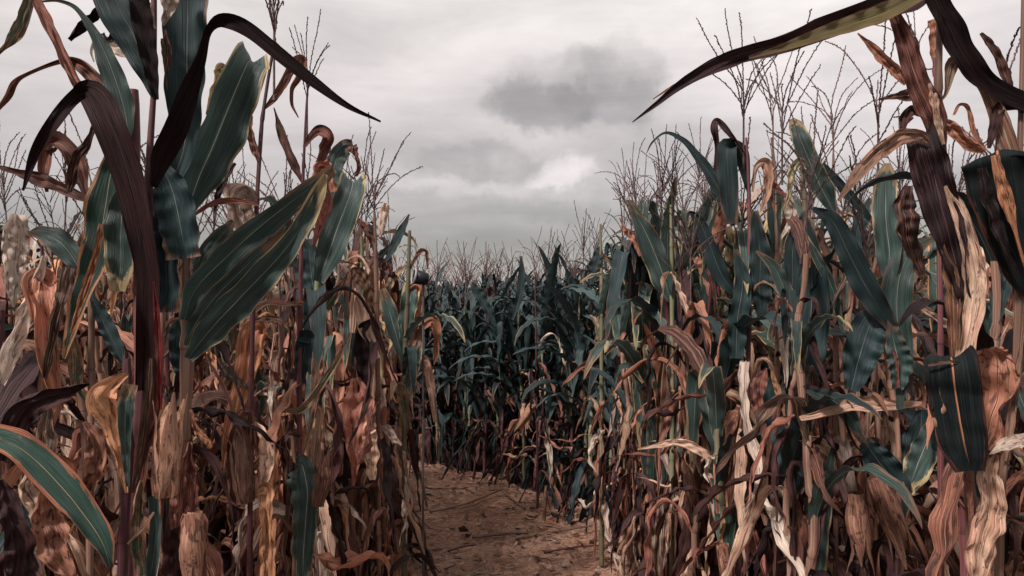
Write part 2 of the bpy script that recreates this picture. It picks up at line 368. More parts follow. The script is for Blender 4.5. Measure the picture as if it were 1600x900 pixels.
# ---- tassel: spike, arching branches, spikelets; unit about 0.34 m tall
def tassel_arrays(seed, lod=0):
    rs = np.random.RandomState(seed); g = G()
    nb = rs.randint(6, 11)
    br = [(0.0, 0.0, 0.36, rs.uniform(0, 12), 10, 1.5)]
    for k in range(nb):
        br.append((rs.uniform(.0, .10), rs.uniform(0, 2*PI), rs.uniform(.15, .29), rs.uniform(8, 36), rs.choice((rs.uniform(0, 25), rs.uniform(0, 25), rs.uniform(25, 80))), 1.0))
    tube(g, [(0, 0, -.12), (0, 0, 0), (0, 0, .1)], [.0035, .003, .0022], 5 if lod == 0 else 3)
    for (z0, a, L, p0, pd, thick) in br:
        n = 12 if lod == 0 else 5; s = np.linspace(0, 1, n)
        phi = R(p0)+R(pd)*s**1.5+wave(rs, n, 2, .08); aa = a+wave(rs, n, 2, .15)
        T = np.stack([np.sin(phi)*np.cos(aa), np.sin(phi)*np.sin(aa), np.cos(phi)], -1)
        P = np.concatenate([[[0, 0, 0]], np.cumsum(T[1:], 0)])*L/(n-1)+np.array((0, 0, z0+.02))
        if lod == 0:
            tube(g, P, np.linspace(.0019, .0010, n), 3)
            m = int(L/.0046)
            for j in range(m):
                f = (j+.8)/m*(n-1)*.995; i = int(f); pt = P[i]+(P[min(i+1, n-1)]-P[i])*(f-i); t = T[min(i, n-1)]
                side = unit(np.cross(t, rs.normal(size=3))); d = unit(t*1.0+side*rs.uniform(.15, .42)); b = unit(np.cross(d, rs.normal(size=3)))
                l = rs.uniform(.007, .011); ww = .0020*thick**.5
                for bb in (b, np.cross(d, b)):
                    g.add([pt, pt+d*l*.5+bb*ww, pt+d*l, pt+d*l*.5-bb*ww], [[0, 1, 2, 3]], [(0, 0), (1, .5), (0, 1), (0, .5)])
        else:
            tube(g, P, np.linspace(.0027, .0018, n), 3)
    return g.arrays()
TASSEL = [[tassel_arrays(700+k, 0), tassel_arrays(700+k, 2)] for k in range(9)]
TASSELMESH = [mesh_from('tassel', *a[0], [M_TASSEL]) for a in TASSEL]

# ---- ear with husk blades and silk, unit metres, axis +Z from its shank
def ear_arrays(seed):
    rs = np.random.RandomState(seed); g = G(); n = 12; s = np.linspace(0, 1, n)
    rad = .027*np.sin(PI*np.clip(s*.80+.13, 0, 1))**.75*np.where(s > .8, 1-(s-.8)*2.8, 1)
    P = np.stack([wave(rs, n, 2, .006), wave(rs, n, 2, .006), s*.21], -1)
    tube(g, P, np.maximum(rad, .004), 10)
    for k in range(5):          # husk blades wrapped round it, flaring at the tip
        a = k*2*PI/5+rs.uniform(-.3, .3); m = 12; q = np.linspace(0, 1, m); L = rs.uniform(.2, .27)
        r = .030*np.sin(PI*np.clip(q*.7+.15, 0, 1))**.6+.012*np.clip(q-.75, 0, 1)*rs.uniform(0, 12)
        Cn = np.stack([r*np.cos(a), r*np.sin(a), q*L], -1)
        S = np.tile(np.array((-math.sin(a), math.cos(a), 0)), (m, 1))
        ribbon(g, Cn, S, .05*np.clip(1.15-q**2*1.1, .1, 1), rs, 5, -.1, .7, .1, 3, .12)
    return g.arrays()
def silk_arrays(seed):
    rs = np.random.RandomState(seed); g = G()
    for k in range(16):
        a = rs.uniform(0, 2*PI); n = 5; q = np.linspace(0, 1, n)
        P = np.stack([.006*np.cos(a)+q**1.5*rs.uniform(-.02, .02), .006*np.sin(a)+q**1.5*rs.uniform(-.02, .02), .195+q*rs.uniform(.02, .05)], -1)
        tube(g, P, np.linspace(.0016, .001, n), 3)
    return g.arrays()
EARMESH = [mesh_from('ear', *ear_arrays(60+k), [M_HUSK]) for k in range(5)]
SILKMESH = [mesh_from('silk', *silk_arrays(90+k), [M_SILK]) for k in range(3)]

# ------------------------------------------------------------------ object helpers
def link(name, me, parent=None, loc=(0, 0, 0), rot=(0, 0, 0), scale=1.0, mat=None):
    o = bpy.data.objects.new(name, me); C.objects.link(o)
    o.location = loc; o.rotation_euler = rot; o.scale = (scale,)*3 if np.isscalar(scale) else scale
    if parent is not None: o.parent = parent
    if mat is not None and me is not None:
        sl_ = o.material_slots[0]; sl_.link = 'OBJECT'; sl_.material = mat
    return o
def thing(name, label, cat, loc, group=None, me=None):
    o = bpy.data.objects.new(name, me); C.objects.link(o); o.location = loc
    o['label'] = label; o['category'] = cat
    if group: o['group'] = group
    return o

# ------------------------------------------------------------------ where the maize stands
RIGHT_EDGE = [(-2, .62), (4.2, .62), (5.0, .60), (5.5, .42), (6.0, 0.04), (6.5, -.40), (7.1, -1.4), (7.9, -3.2), (8.6, -6)]   # (depth, x) of the path's right / far side
LEFT_EDGE = [(-2, -.56), (3.9, -.57), (4.6, -.64), (5.1, -.85), (5.6, -1.5), (6.3, -3.2), (6.9, -6)]
def interp(tab, y):
    ys = [a for a, b in tab]; xs = [b for a, b in tab]
    return float(np.interp(y, ys, xs))
def on_path(x, y, m=0.0):
    if y < 8.6 and x < interp(RIGHT_EDGE, y)+m and x > -6:
        if y < 6.9: 
            if x > interp(LEFT_EDGE, y)-m: return True
        else: return True
    return False

# INDIVIDUALS
def zone_of(x, y):
    if y > 4.6 and x < .75 and not (x < interp(LEFT_EDGE, min(y, 6.9))): return 'bend'
    if x < interp(LEFT_EDGE, min(y, 6.9)): return 'left'
    return 'right'

def plant_spec(i, x, y):
    """everything random about one plant, from its own index"""
    rs = random.Random(9173+i*7)
    z = zone_of(x, y)
    px = 800+x/y*F
    p = dict(x=x, y=y, i=i, zone=z)
    if z == 'bend' or (z == 'right' and y > 5.2 and px < 1000): g = 0.97; h = rs.uniform(1.42, 1.62)
    elif z == 'right': g = 0.56 if px < 1300 else 0.32; h = rs.uniform(1.58, 1.82)
    else: g = 0.16; h = rs.uniform(1.55, 1.80)
    if y < 3.2: h -= .10
    if z == 'right' and 2.9 < y < 6.5: h += .16
    if z == 'left' and 3.0 < y < 6: h += .08
    if z == 'bend' and px > 850: h += .22*min(1, (px-850)/120)
    if i >= BEHIND: h -= .45  # unseen plants shortened to let the sun onto the path and lower leaves
    if y > 9: g = .75; h = rs.uniform(1.36, 1.56)
    g = min(1, max(0, rs.gauss(g, .2)))
    p['green'] = g; p['h'] = h; p['az'] = rs.uniform(0, 2*PI); p['lean'] = (rs.gauss(0, .035), rs.gauss(0, .035))
    p['stalk'] = rs.randrange(8); p['tassel'] = rs.randrange(9) if rs.random() < (.35 if y > 9 else .42 if (z == 'bend' or y > 4.5) else .62) else None
    p['tsc'] = rs.uniform(.9, 1.25)*(1.0 if z != 'bend' else 1.1)
    p['ear'] = rs.random() < .45; p['ear_z'] = rs.uniform(.42, .56); p['ear_az'] = rs.uniform(0, 2*PI); p['ear_tilt'] = rs.choice((.25, .5, 2.3, 2.7))
    p['sm'] = rs.choice(('green', 'purple')) if z == 'bend' else 'tan' if g < .45 and rs.random() < .8 else rs.choice(('green', 'tan', 'purple'))
    if min(abs(x-interp(LEFT_EDGE, min(y, 6.9))), abs(x-interp(RIGHT_EDGE, min(y, 8.6)))) < .22:
        p['az'] = PI/2+rs.uniform(-.5, .5) if z != 'bend' else p['az']
        if z == 'left': p['lean'] = (-abs(p['lean'][0]), p['lean'][1])
    L = []
    n = rs.randint(18, 22)
    for k in range(n):
        f = 0.10+0.88*(k/(n-1))**1.15+rs.uniform(-.015, .015)
        a = p['az']+(k % 2)*PI+rs.gauss(0, .35)
        wet = rs.random() < max(0.0, min(1.0, g*1.5 - .45 + (f-.5)*1.3*(.3+g))) and f > .30
        if z == 'bend' and f > .34 and rs.random() < .75: wet = True
        top = f > .82
        if wet:
            st = rs.choice(('erect', 'arch', 'arch', 'kink')) if not (top or (y < 3.2 and f > .6)) else rs.choice(('kink', 'arch', 'arch'))
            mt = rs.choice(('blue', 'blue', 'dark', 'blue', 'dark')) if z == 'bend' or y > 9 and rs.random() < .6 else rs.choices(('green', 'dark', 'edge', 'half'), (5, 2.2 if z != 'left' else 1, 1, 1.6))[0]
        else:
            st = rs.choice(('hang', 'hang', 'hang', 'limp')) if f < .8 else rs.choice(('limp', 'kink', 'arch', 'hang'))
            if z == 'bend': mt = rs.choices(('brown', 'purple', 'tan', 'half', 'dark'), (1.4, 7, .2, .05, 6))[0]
            elif f < .36: mt = rs.choices(('brown', 'purple', 'tan', 'red', 'orange'), (3.2, 13, 1.0, 1.8, 1.0))[0]  # low leaves mostly purple-brown: shade deep in the stand put into leaf colour
            else: mt = rs.choices(('tan', 'brown', 'pale', 'red', 'half', 'purple', 'orange'), (4.2, 3.8, 1.5, 1.9, .7, 4.2, 1.6))[0]
        if y < 3.4 and mt in ('pale', 'half'): mt = 'tan' if mt == 'pale' else 'brown'
        if y < 2.7 and mt == 'tan' and rs.random() < .5: mt = 'purple'
        ln = rs.uniform(.5, .82)*(.85 if y < 2.5 else 1)*((.5 if z == 'bend' or y > 9 else .62) if top else 1)*(1 if wet else .95)
        L.append((f, a, st, rs.randrange(len(LIB[st])), mt, ln, rs.gauss(0, .1), rs.random()))
    for k in range(rs.randint(6, 9)):       # torn leaf ends and shreds caught along the stalk
        f = rs.uniform(.08, .85)
        L.append((f, rs.uniform(0, 2*PI), 'shred', rs.randrange(10), rs.choice(('tan', 'pale', 'brown', 'brown', 'red', 'purple', 'purple', 'orange', 'red', 'purple')) if z != 'bend' or rs.random() < .15 else rs.choice(('purple', 'brown', 'dark')), rs.uniform(.15, .34), rs.gauss(0, .2), rs.random()))
    p['leaves'] = L
    return p

def stalk_point(p, f):
    P = STALK[p['stalk']][1]
    zz = P[:, 2]; x = np.interp(f, zz, P[:, 0]); y = np.interp(f, zz, P[:, 1])
    h = p['h']; q = np.array((x*h, y*h, f*h))
    return q + np.array((p['lean'][0], p['lean'][1], 0))*q[2]

def rotm(rx, ry, rz):
    cx, sx, cy, sy, cz, sz = math.cos(rx), math.sin(rx), math.cos(ry), math.sin(ry), math.cos(rz), math.sin(rz)
    X = np.array(((1, 0, 0), (0, cx, -sx), (0, sx, cx))); Y = np.array(((cy, 0, sy), (0, 1, 0), (-sy, 0, cy))); Z = np.array(((cz, -sz, 0), (sz, cz, 0), (0, 0, 1)))
    return Z@Y@X

class Joined:
    """many far plants merged in one mesh"""
    def __init__(s, mats): s.v = []; s.q = []; s.t = []; s.m = []; s.r = []; s.n = 0; s.mats = mats; s.ix = {m.name: k for k, m in enumerate(mats)}
    def add(s, arr, M, loc, mat, rnd):
        v, q, t = arr; V = v@M.T+loc; V[:, 2] = np.maximum(V[:, 2], .004)
        s.v.append(V); s.q.append(q+s.n); s.t.append(t); s.m.append(np.full(len(q), s.ix[mat.name])); s.r.append(np.full(len(v), rnd)); s.n += len(v)
    def build(s, name, label, cat):
        me = mesh_from(name, np.concatenate(s.v), np.concatenate(s.q), np.concatenate(s.t), s.mats, np.concatenate(s.m), np.concatenate(s.r))
        o = bpy.data.objects.new(name, me); C.objects.link(o); o['label'] = label; o['category'] = cat; o['kind'] = 'stuff'; return o

def build_joined(J, p, lod):
    base = np.array((p['x'], p['y'], 0.0)); rr = random.Random(p['i'])
    sh = np.eye(3); sh[0, 2], sh[1, 2] = p['lean']
    J.add((STALK if lod == 1 else STALKLOW)[p['stalk']][0], sh@np.diag((p['h'],)*3), base, SM[p['sm']], rr.random())
    for (f, a, st, k, mt, ln, tl, r) in (p['leaves'] if lod == 1 else [l for l in p['leaves'] if l[0] > .35]):
        J.add(LIB[st][k][lod], rotm(0, tl, a)*ln, base+stalk_point(p, f), LM[mt], r)
    if p['tassel'] is not None:
        J.add(TASSEL[p['tassel']][1], sh@(np.eye(3)*p['tsc']), base+stalk_point(p, 1.0)+np.array((0, 0, .08)), M_TASSEL, rr.random())

def clamp_leaf(me_key, loc_z, ln): return True

def build_plant(p, label, group):
    root = thing('corn_plant', label, 'corn plant', (p['x'], p['y'], 0), group)
    st = link('stalk', STALKMESH[p['stalk']], root, scale=p['h'], mat=SM[p['sm']])
    st.rotation_euler = (-p['lean'][1], p['lean'][0], 0)
    for (f, a, sty, k, mt, ln, tl, r) in p['leaves']:
        link('leaf', lib_mesh(sty, k), root, stalk_point(p, f), (0, tl, a), ln, LM[mt])
    if p['tassel'] is not None:
        q = stalk_point(p, 1.0); q[2] += .08
        link('tassel', TASSELMESH[p['tassel']], root, q, (-p['lean'][1]*2, p['lean'][0]*2, p['az']), p['tsc'])
    if p['ear']:
        q = stalk_point(p, p['ear_z'])+np.array((math.cos(p['ear_az'])*.012, math.sin(p['ear_az'])*.012, 0))
        e = link('ear', EARMESH[p['i'] % 5], root, q, (0, p['ear_tilt'], p['ear_az']))
        link('silk', SILKMESH[p['i'] % 3], e)
    return root

# hero plants: traced outlines at real distances (px, py in photograph pixels turned into points at depth d)
HEROES = []
exec_heroes = True
#HEROES_BEGIN
# ---- traced plants. Leaf = (material, depth offset, [(px, py, width px[, extra depth])...]) from base to tip
def catmull(P, n):
    P = np.asarray(P, float); m = len(P)
    if m == 2: return P[0]+(P[1]-P[0])*np.linspace(0, 1, n)[:, None]
    seg = np.linalg.norm(np.diff(P[:, :2], axis=0), axis=1)+1e-3; k = np.concatenate([[0], np.cumsum(seg**.5)]); k /= k[-1]
    E = np.concatenate([[2*P[0]-P[1]], P, [2*P[-1]-P[-2]]]); kk = np.concatenate([[-(k[1])], k, [2-k[-2]]])
    tt = np.linspace(0, 1, n); out = []
    for t in tt:
        i = min(max(int(np.searchsorted(k, t, side='right'))-1, 0), m-2)
        p0, p1, p2, p3 = E[i:i+4]; t0, t1, t2, t3 = kk[i:i+4]
        m1 = (p2-p0)/(t2-t0)*(t2-t1); m2 = (p3-p1)/(t3-t1)*(t2-t1); u = (t-t1)/(t2-t1)
        out.append((2*u**3-3*u**2+1)*p1+(u**3-2*u**2+u)*m1+(-2*u**3+3*u**2)*p2+(u**3-u**2)*m2)
    return np.array(out)
CAMP = np.array((0, 0, CAM_H))
def hero_leaf(root, base, mat, d, pts, seed, split=0):
    rs = np.random.RandomState(seed)
    A = catmull([(p[0], p[1], p[2], p[3] if len(p) > 3 else 0.0) for p in pts], 60)
    Pw = np.array([at(a[0], a[1], d+a[3]) for a in A]); Wd = np.maximum(A[:, 2], 1.2)/F*(d+A[:, 3])
    T = unit(np.gradient(Pw, axis=0)); V = unit(Pw-CAMP); S = np.cross(T, V); out = []
    prev = None
    for k in range(len(S)):
        s = S[k]; ln = np.linalg.norm(s)
        s = s/ln if ln > .25 else None
        if prev is not None:
            pr = prev-T[k]*np.dot(prev, T[k]); pr /= np.linalg.norm(pr)+1e-9
            if s is None: s = pr
            elif np.dot(s, pr) < 0: s = -s
            s = unit(s*.8+pr*.2)
        elif s is None: s = S[k]/max(ln, 1e-6)
        out.append(s); prev = s
    S = np.array(out)
    roll = rs.uniform(-.35, .35)+wave(rs, len(S), 2, .10); N = np.cross(T, S)
    S = S*np.cos(roll)[:, None]+N*np.sin(roll)[:, None]; Wd = Wd/np.cos(roll)
    wet = mat in ('green', 'dark', 'edge', 'black', 'maroon', 'olive')
    g = G()
    if not wet: Wd = Wd*(1+wave(rs, 60, 9, .06)).clip(.6, 1.3)
    ribbon(g, Pw-base, S, Wd*1.04, rs, 15, .22 if wet else .12, .35 if wet else np.clip(.9+wave(rs, 60, 4, .7), .2, 2.0), .04 if mat == 'black' else .20 if wet else .14, rs.uniform(3, 6), .03 if wet else .20, ragged=.10 if wet else .55, pleat=.035 if wet else .17)
    me = mesh_from('leaf', *g.arrays(), [LM[mat]])
    return link('leaf', me, root)
def hero(label, group, d, stalk, smat, leaves, tassel=None, ears=(), rad=None):
    """stalk: [(px, py, width px)...] top to bottom; below its last point it runs straight on to the ground"""
    S = [tuple(s) for s in stalk]
    xb, yb, wb = S[-1]; Pw = [at(x, y, d) for x, y, w_ in S]; Rw = [w_/F*d/2 for x, y, w_ in S]
    foot = np.array((Pw[-1][0]*1.0, d, 0.0)); base = foot
    Pw.append(foot); Rw.append(Rw[-1]*1.1)
    root = thing('corn_plant', label, 'corn plant', tuple(base), group)
    # resample with nodes
    P = np.array(Pw)[::-1]; rr = np.array(Rw)[::-1]
    seg = np.concatenate([[0], np.cumsum(np.linalg.norm(np.diff(P, axis=0), axis=1))]); L = seg[-1]; nn = 11; ts, fs = [], []
    for k in range(nn):
        for q, f in ((0, 1.0), (.035, 1.22), (.09, .9), (.5, .97), (.97, 1.1)): ts.append((k+q)/nn*L); fs.append(f)
    ts.append(L); fs.append(.9); ts = np.array(ts)
    Q = np.stack([np.interp(ts, seg, P[:, j]) for j in range(3)], -1); q2 = Q.copy(); q2[1:-1] = (Q[:-2]+Q[1:-1]*2+Q[2:])/4
    g = G(); tube(g, q2-base, np.interp(ts, seg, rr)*np.array(fs), 10)
    link('stalk', mesh_from('stalk', *g.arrays(), [SM[smat]]), root)
    for k, lf in enumerate(leaves):
        mat, dz, pts = lf[:3]
        hero_leaf(root, base, mat, d+dz, pts, int(abs(pts[0][0]*13+pts[0][1]*7+k)))
    if tassel:
        tx, ty, hpx, k = tassel; q = at(tx, ty, d)-base
        link('tassel', TASSELMESH[k], root, q, (0, 0, k*1.1), hpx*1.45/F*d/.34)
    for (ex, ey, lpx, ang, k) in ears:       # ear: shank point, length px, lean from vertical (degrees, + to the right)
        q = at(ex, ey, d-.03)-base
        e = link('ear', EARMESH[k % 5], root, q, (0, R(ang), 0), lpx/F*d/.22); link('silk', SILKMESH[k % 3], e)
    rr = random.Random(int(base[0]*1000)); wetplant = smat == 'green'
    if d > 1.25:
        zt = P[:, 2].max()-.25; az0 = PI/2+rr.uniform(-.6, .6)
        for k in range(16 if d > 1.9 else 9):
            z = .15+(zt-.35)*k/16+rr.uniform(-.03, .03)
            if d < 1.9: z = .1+(1.3-.2*d)*k/9
            q = np.array([np.interp(z, P[:, 2], P[:, j]) for j in range(3)])-base
            wet = wetplant and z > .9 and rr.random() < .6
            st = rr.choice(('arch', 'kink', 'hang')) if wet else rr.choice(('hang', 'hang', 'limp', 'shred'))
            link('leaf', lib_mesh(st, rr.randrange(len(LIB[st]))), root, q, (0, rr.gauss(0, .1), az0+(k % 2)*PI+rr.gauss(0, .4)), rr.uniform(.34, .6), LM[rr.choice(('green', 'dark', 'half')) if wet else rr.choice(('tan', 'brown', 'purple', 'purple', 'red', 'pale'))])
    HEROES.append(dict(base=base, root=root)); return root
GL, GR, GB_ = 'corn plants left of the path', 'corn plants right of the path', 'corn plants at the bend of the path'

# ---------------- left side
hero('tall corn plant with long arching maroon leaf and bright red sheath, left foreground', GL, 1.15,
 [(240, -60, 8), (241, 30, 9), (241, 150, 8), (234, 200, 9), (231, 300, 14), (229, 450, 22), (222, 620, 17), (208, 780, 14), (200, 900, 13)], 'purple', [
 ('maroon', -.03, [(224, 610, 24, .02), (231, 440, 34), (210, 310, 42), (176, 200, 46), (146, 147, 40, .02), (122, 147, 22, .03), (88, 185, 20, .0), (55, 240, 15), (36, 298, 3)]),
 ('maroon', -.05, [(238, 292, 10), (255, 235, 34), (288, 158, 32), (312, 92, 16), (325, 48, 12), (346, 31, 20), (380, 40, 24), (430, 78, 22), (490, 127, 17), (545, 165, 9), (595, 190, 3)]),
 ('dark', .03, [(248, 330, 14), (285, 240, 34), (292, 160, 52), (292, 80, 60), (292, 0, 64), (290, -70, 60)]),
 ('dark', -.02, [(242, 152, 9), (232, 110, 34), (208, 55, 52), (182, 5, 58), (160, -50, 56)]),
 ('maroon', -.035, [(243, 156, 8), (233, 100, 24), (222, 40, 30), (214, -20, 28)]),
 ('dark', .0, [(250, 255, 16), (270, 300, 52), (283, 360, 54), (290, 404, 48)]),
 ('dark', .02, [(243, 300, 14), (255, 360, 40), (260, 430, 42), (262, 488, 36)]),
 ('green', .04, [(200, 215, 10), (196, 180, 32), (182, 130, 36), (162, 78, 24), (142, 42, 12), (118, 12, 7), (92, 1, 5), (66, 2, 3)]),
 ('scarlet', -.08, [(240, 440, 4), (246, 500, 11), (250, 560, 11), (250, 640, 7)]),
 ('pale', -.01, [(255, 40, 6), (262, 10, 24), (266, -40, 34)]),
 ('orange', -.02, [(257, 45, 4), (264, 80, 8), (262, 110, 5)]),
 ('pale', -.02, [(216, 6, 8, .02), (232, 10, 12), (243, 45, 3)]),
 ('tan', .0, [(253, 60, 4), (258, 90, 9), (262, 140, 3)]),
 ('red', .02, [(205, 800, 16), (228, 700, 22), (246, 620, 26), (240, 560, 14)]),
 ('tan', -.03, [(208, 770, 8), (222, 690, 12), (232, 610, 10), (236, 560, 5)]),
], ears=[(258, 775, 150, 3, 1)])
hero('brown leafy corn plant close behind the tallest one, leaf folded down at top left', GL, 1.28,
 [(209, 140, 15), (208, 200, 20), (212, 320, 18), (216, 480, 12), (214, 900, 12)], 'purple', [
 ('brown', -.02, [(203, 212, 12), (178, 165, 44), (140, 115, 44), (112, 96, 26, .03), (90, 97, 12), (40, 117, 11), (22, 130, 12), (12, 150, 10), (-4, 172, 5)]),
 ('red', -.05, [(128, 148, 18), (105, 105, 18), (80, 50, 17), (55, 0, 17), (35, -45, 16)]),
 ('purple', -.03, [(178, -8, 10), (150, 18, 16), (128, 42, 16), (108, 62, 8)]),
 ('half', -.03, [(52, -30, 12), (42, 12, 16), (26, 52, 18), (4, 78, 12), (-20, 96, 10)]),
 ('purple', .0, [(183, 20, 5), (178, 50, 9), (170, 64, 10), (160, 52, 6)]),
 ('pale', .05, [(205, 90, 12), (188, 80, 28), (172, 70, 18), (152, 62, 8), (143, 80, 5), (147, 97, 2)]),
 ('green', .03, [(205, 420, 10), (190, 380, 36), (185, 300, 42), (180, 240, 26), (190, 190, 8)]),
 ('edge', -.01, [(180, 230, 14), (168, 300, 44), (155, 380, 46), (132, 450, 30), (110, 520, 16), (100, 560, 5)]),
 ('green', -.02, [(205, 270, 10), (190, 340, 42), (188, 410, 40), (184, 455, 22)]),
 ('brown', .02, [(150, 190, 8), (140, 220, 14), (120, 250, 18), (108, 300, 10)]),
 ('orange', -.03, [(160, 350, 10), (150, 400, 12), (130, 460, 12), (112, 520, 5)]),
])
hero('corn plant with broad blue green leaves reaching right across the frame', GL, 1.35,
 [(286, 260, 8), (290, 330, 9), (292, 430, 12), (293, 500, 20), (292, 620, 19), (280, 760, 17), (262, 900, 16)], 'tan', [
 ('green', -.04, [(291, 335, 12), (308, 285, 50), (334, 225, 66), (360, 160, 66), (384, 105, 56), (392, 94, 52, .03), (398, 110, 36, .08), (392, 160, 14, .1), (385, 200, 4, .1)]),
 ('green', -.03, [(288, 500, 16), (306, 452, 36), (350, 405, 42), (405, 355, 40), (455, 315, 32), (495, 285, 26), (520, 262, 16)]),
 ('green', -.06, [(294, 560, 14), (328, 515, 42), (378, 462, 46), (430, 408, 40), (468, 358, 30), (492, 310, 26), (508, 272, 8)]),
 ('green', -.02, [(292, 540, 10), (306, 505, 26), (345, 455, 30), (395, 405, 24), (440, 360, 12)]),
 ('half', .02, [(325, 180, 10), (336, 140, 22), (346, 108, 20), (358, 106, 8)]),
 ('red', -.02, [(292, 345, 4), (325, 320, 11), (360, 313, 11), (405, 320, 4)]),
 ('green', .06, [(300, 460, 10), (320, 400, 24), (345, 370, 26), (365, 345, 8)]),
 ('tan', .0, [(300, 330, 8), (288, 400, 26), (292, 450, 30), (290, 515, 14)]),
 ('dark', .02, [(296, 600, 14), (285, 560, 34), (280, 520, 30), (275, 500, 10)]),
 ('red', -.03, [(296, 690, 10), (288, 735, 34), (286, 775, 40), (284, 822, 40)]),
 ('green', -.05, [(240, 775, 14), (244, 830, 17), (236, 900, 20), (230, 950, 18)]),
 ('purple', -.02, [(276, 812, 30, .04), (272, 822, 40), (274, 870, 38), (276, 960, 20)]),
 ('orange', -.04, [(298, 640, 4), (308, 672, 12), (325, 690, 12), (330, 700, 4)]),
], ears=[(300, 800, 130, 178, 2)])
hero('thin dry corn plant with a tall open tassel above folded brown leaves', GL, 1.75,
 [(430, 60, 4), (420, 110, 5), (408, 200, 6), (402, 300, 7), (396, 430, 8), (392, 640, 8), (390, 900, 9)], 'purple', [
 ('brown', 0, [(411, 172, 4), (432, 148, 12), (450, 118, 14), (462, 96, 14), (472, 94, 13, .02), (466, 120, 14), (455, 140, 9), (456, 165, 8), (466, 184, 3)]),
 ('brown', -.02, [(404, 255, 4), (396, 230, 14), (388, 200, 15), (392, 180, 6)]),
 ('purple', .02, [(368, 255, 5), (352, 280, 12), (340, 310, 12), (336, 330, 4)]),
 ('pale', -.03, [(400, 310, 10), (384, 298, 36, -.02), (372, 306, 44), (376, 340, 46), (388, 370, 26), (390, 400, 8)]),
 ('orange', .03, [(402, 560, 8), (404, 514, 34, .03), (394, 520, 40, .0), (386, 580, 38), (368, 640, 28), (352, 700, 12), (348, 730, 3)]),
 ('orange', 0, [(396, 500, 4), (420, 498, 12), (440, 505, 12), (452, 520, 4)]),
 ('tan', 0, [(340, 560, 6), (352, 582, 16), (378, 600, 10), (390, 610, 5)]),
 ('brown', 0, [(396, 700, 14), (384, 650, 32), (372, 700, 40), (374, 770, 38), (378, 790, 10)]),
 ('orange', -.02, [(402, 770, 12), (414, 764, 24, .01), (416, 800, 26), (418, 860, 25), (420, 930, 22)]),
 ('tan', 0, [(398, 660, 8), (414, 680, 20), (416, 730, 24), (408, 768, 10)]),
], tassel=(428, 80, 150, 0), ears=[(382, 785, 120, -4, 0)])
hero('slim corn plant with a spreading tassel beside the long purple leaf tip', GL, 1.95,
 [(480, 150, 3.5), (477, 200, 4), (473, 285, 5), (470, 420, 7), (468, 600, 8), (466, 900, 9)], 'purple', [
 ('brown', 0, [(474, 288, 4), (462, 262, 13), (446, 225, 15), (436, 195, 10), (428, 168, 2)]),
 ('red', -.02, [(475, 230, 5), (485, 216, 12), (498, 206, 18), (512, 215, 22, -.01), (505, 232, 20), (500, 250, 18), (498, 275, 18), (490, 300, 12)]),
 ('red', -.03, [(452, 410, 6), (468, 360, 24), (484, 315, 30), (500, 272, 26), (514, 252, 14)]),
 ('brown', -.04, [(520, 300, 18), (512, 272, 26), (500, 262, 24), (496, 285, 14), (488, 320, 10)]),
 ('red', 0, [(488, 390, 6), (500, 350, 14), (512, 320, 16), (514, 300, 5)]),
 ('half', -.02, [(440, 640, 4), (470, 640, 14), (500, 605, 14), (528, 560, 10), (548, 520, 4)]),
 ('green', -.03, [(462, 725, 16), (472, 728, 40), (480, 765, 42), (478, 810, 36), (474, 870, 34), (472, 940, 20)]),
 ('dark', 0, [(470, 540, 8), (478, 525, 26), (474, 560, 24), (470, 600, 6)]),
 ('tan', .01, [(470, 720, 5), (488, 650, 10), (494, 600, 14), (492, 560, 5)]),
], tassel=(480, 165, 100, 1), ears=[(495, 790, 90, 10, 3)])
hero('corn plant with a broad upright green leaf cut square at the top, left wall', GL, 2.25,
 [(508, 300, 5), (500, 380, 8), (495, 450, 10), (492, 560, 9), (490, 900, 9)], 'green', [
 ('green', -.03, [(497, 440, 16), (512, 400, 40), (530, 348, 48), (548, 300, 42), (552, 284, 38, .04), (556, 300, 30, .1), (552, 330, 10, .12)]),
 ('green', 0, [(505, 345, 8), (516, 290, 24), (526, 248, 28), (540, 230, 24, .01), (552, 228, 18)]),
 ('red', 0, [(549, 228, 14), (556, 245, 12), (560, 262, 9), (556, 275, 4)]),
 ('dark', .02, [(492, 460, 20), (486, 430, 34), (484, 400, 32), (480, 374, 20)]),
 ('half', -.02, [(480, 530, 4), (510, 480, 16), (530, 450, 14), (545, 425, 4)]),
 ('tan', -.02, [(493, 620, 10), (498, 560, 26), (500, 500, 20), (505, 470, 5)]),
 ('half', -.02, [(488, 760, 10), (492, 700, 28), (494, 640, 26), (490, 580, 8)]),
])
hero('dry corn plant with many pale tassel branches near the path edge', GL, 2.75,
 [(585, 330, 4), (588, 420, 7), (590, 560, 8), (592, 900, 8)], 'tan', [
 ('red', 0, [(588, 400, 5), (578, 370, 12), (565, 352, 12), (556, 340, 4)]),
 ('orange', 0, [(586, 490, 8), (575, 455, 22), (560, 430, 24), (548, 420, 8)]),
 ('pale', 0, [(600, 330, 4), (603, 318, 14), (598, 345, 14), (594, 370, 5)]),
 ('dark', 0, [(602, 410, 4), (614, 388, 12), (628, 360, 12), (640, 335, 3)]),
 ('tan', -.03, [(590, 560, 8), (566, 500, 26), (556, 460, 20), (550, 520, 8)]),
 ('purple', -.04, [(580, 500, 6), (566, 520, 26), (572, 570, 28), (565, 620, 10)]),
 ('red', -.05, [(556, 590, 16), (562, 620, 40), (556, 670, 44), (556, 720, 24), (552, 760, 5)]),
 ('tan', -.05, [(585, 672, 12), (578, 668, 26), (580, 710, 26), (582, 750, 10)]),
 ('pale', -.05, [(592, 668, 4), (604, 670, 14), (616, 685, 12), (628, 695, 4)]),
], tassel=(585, 340, 105, 2))
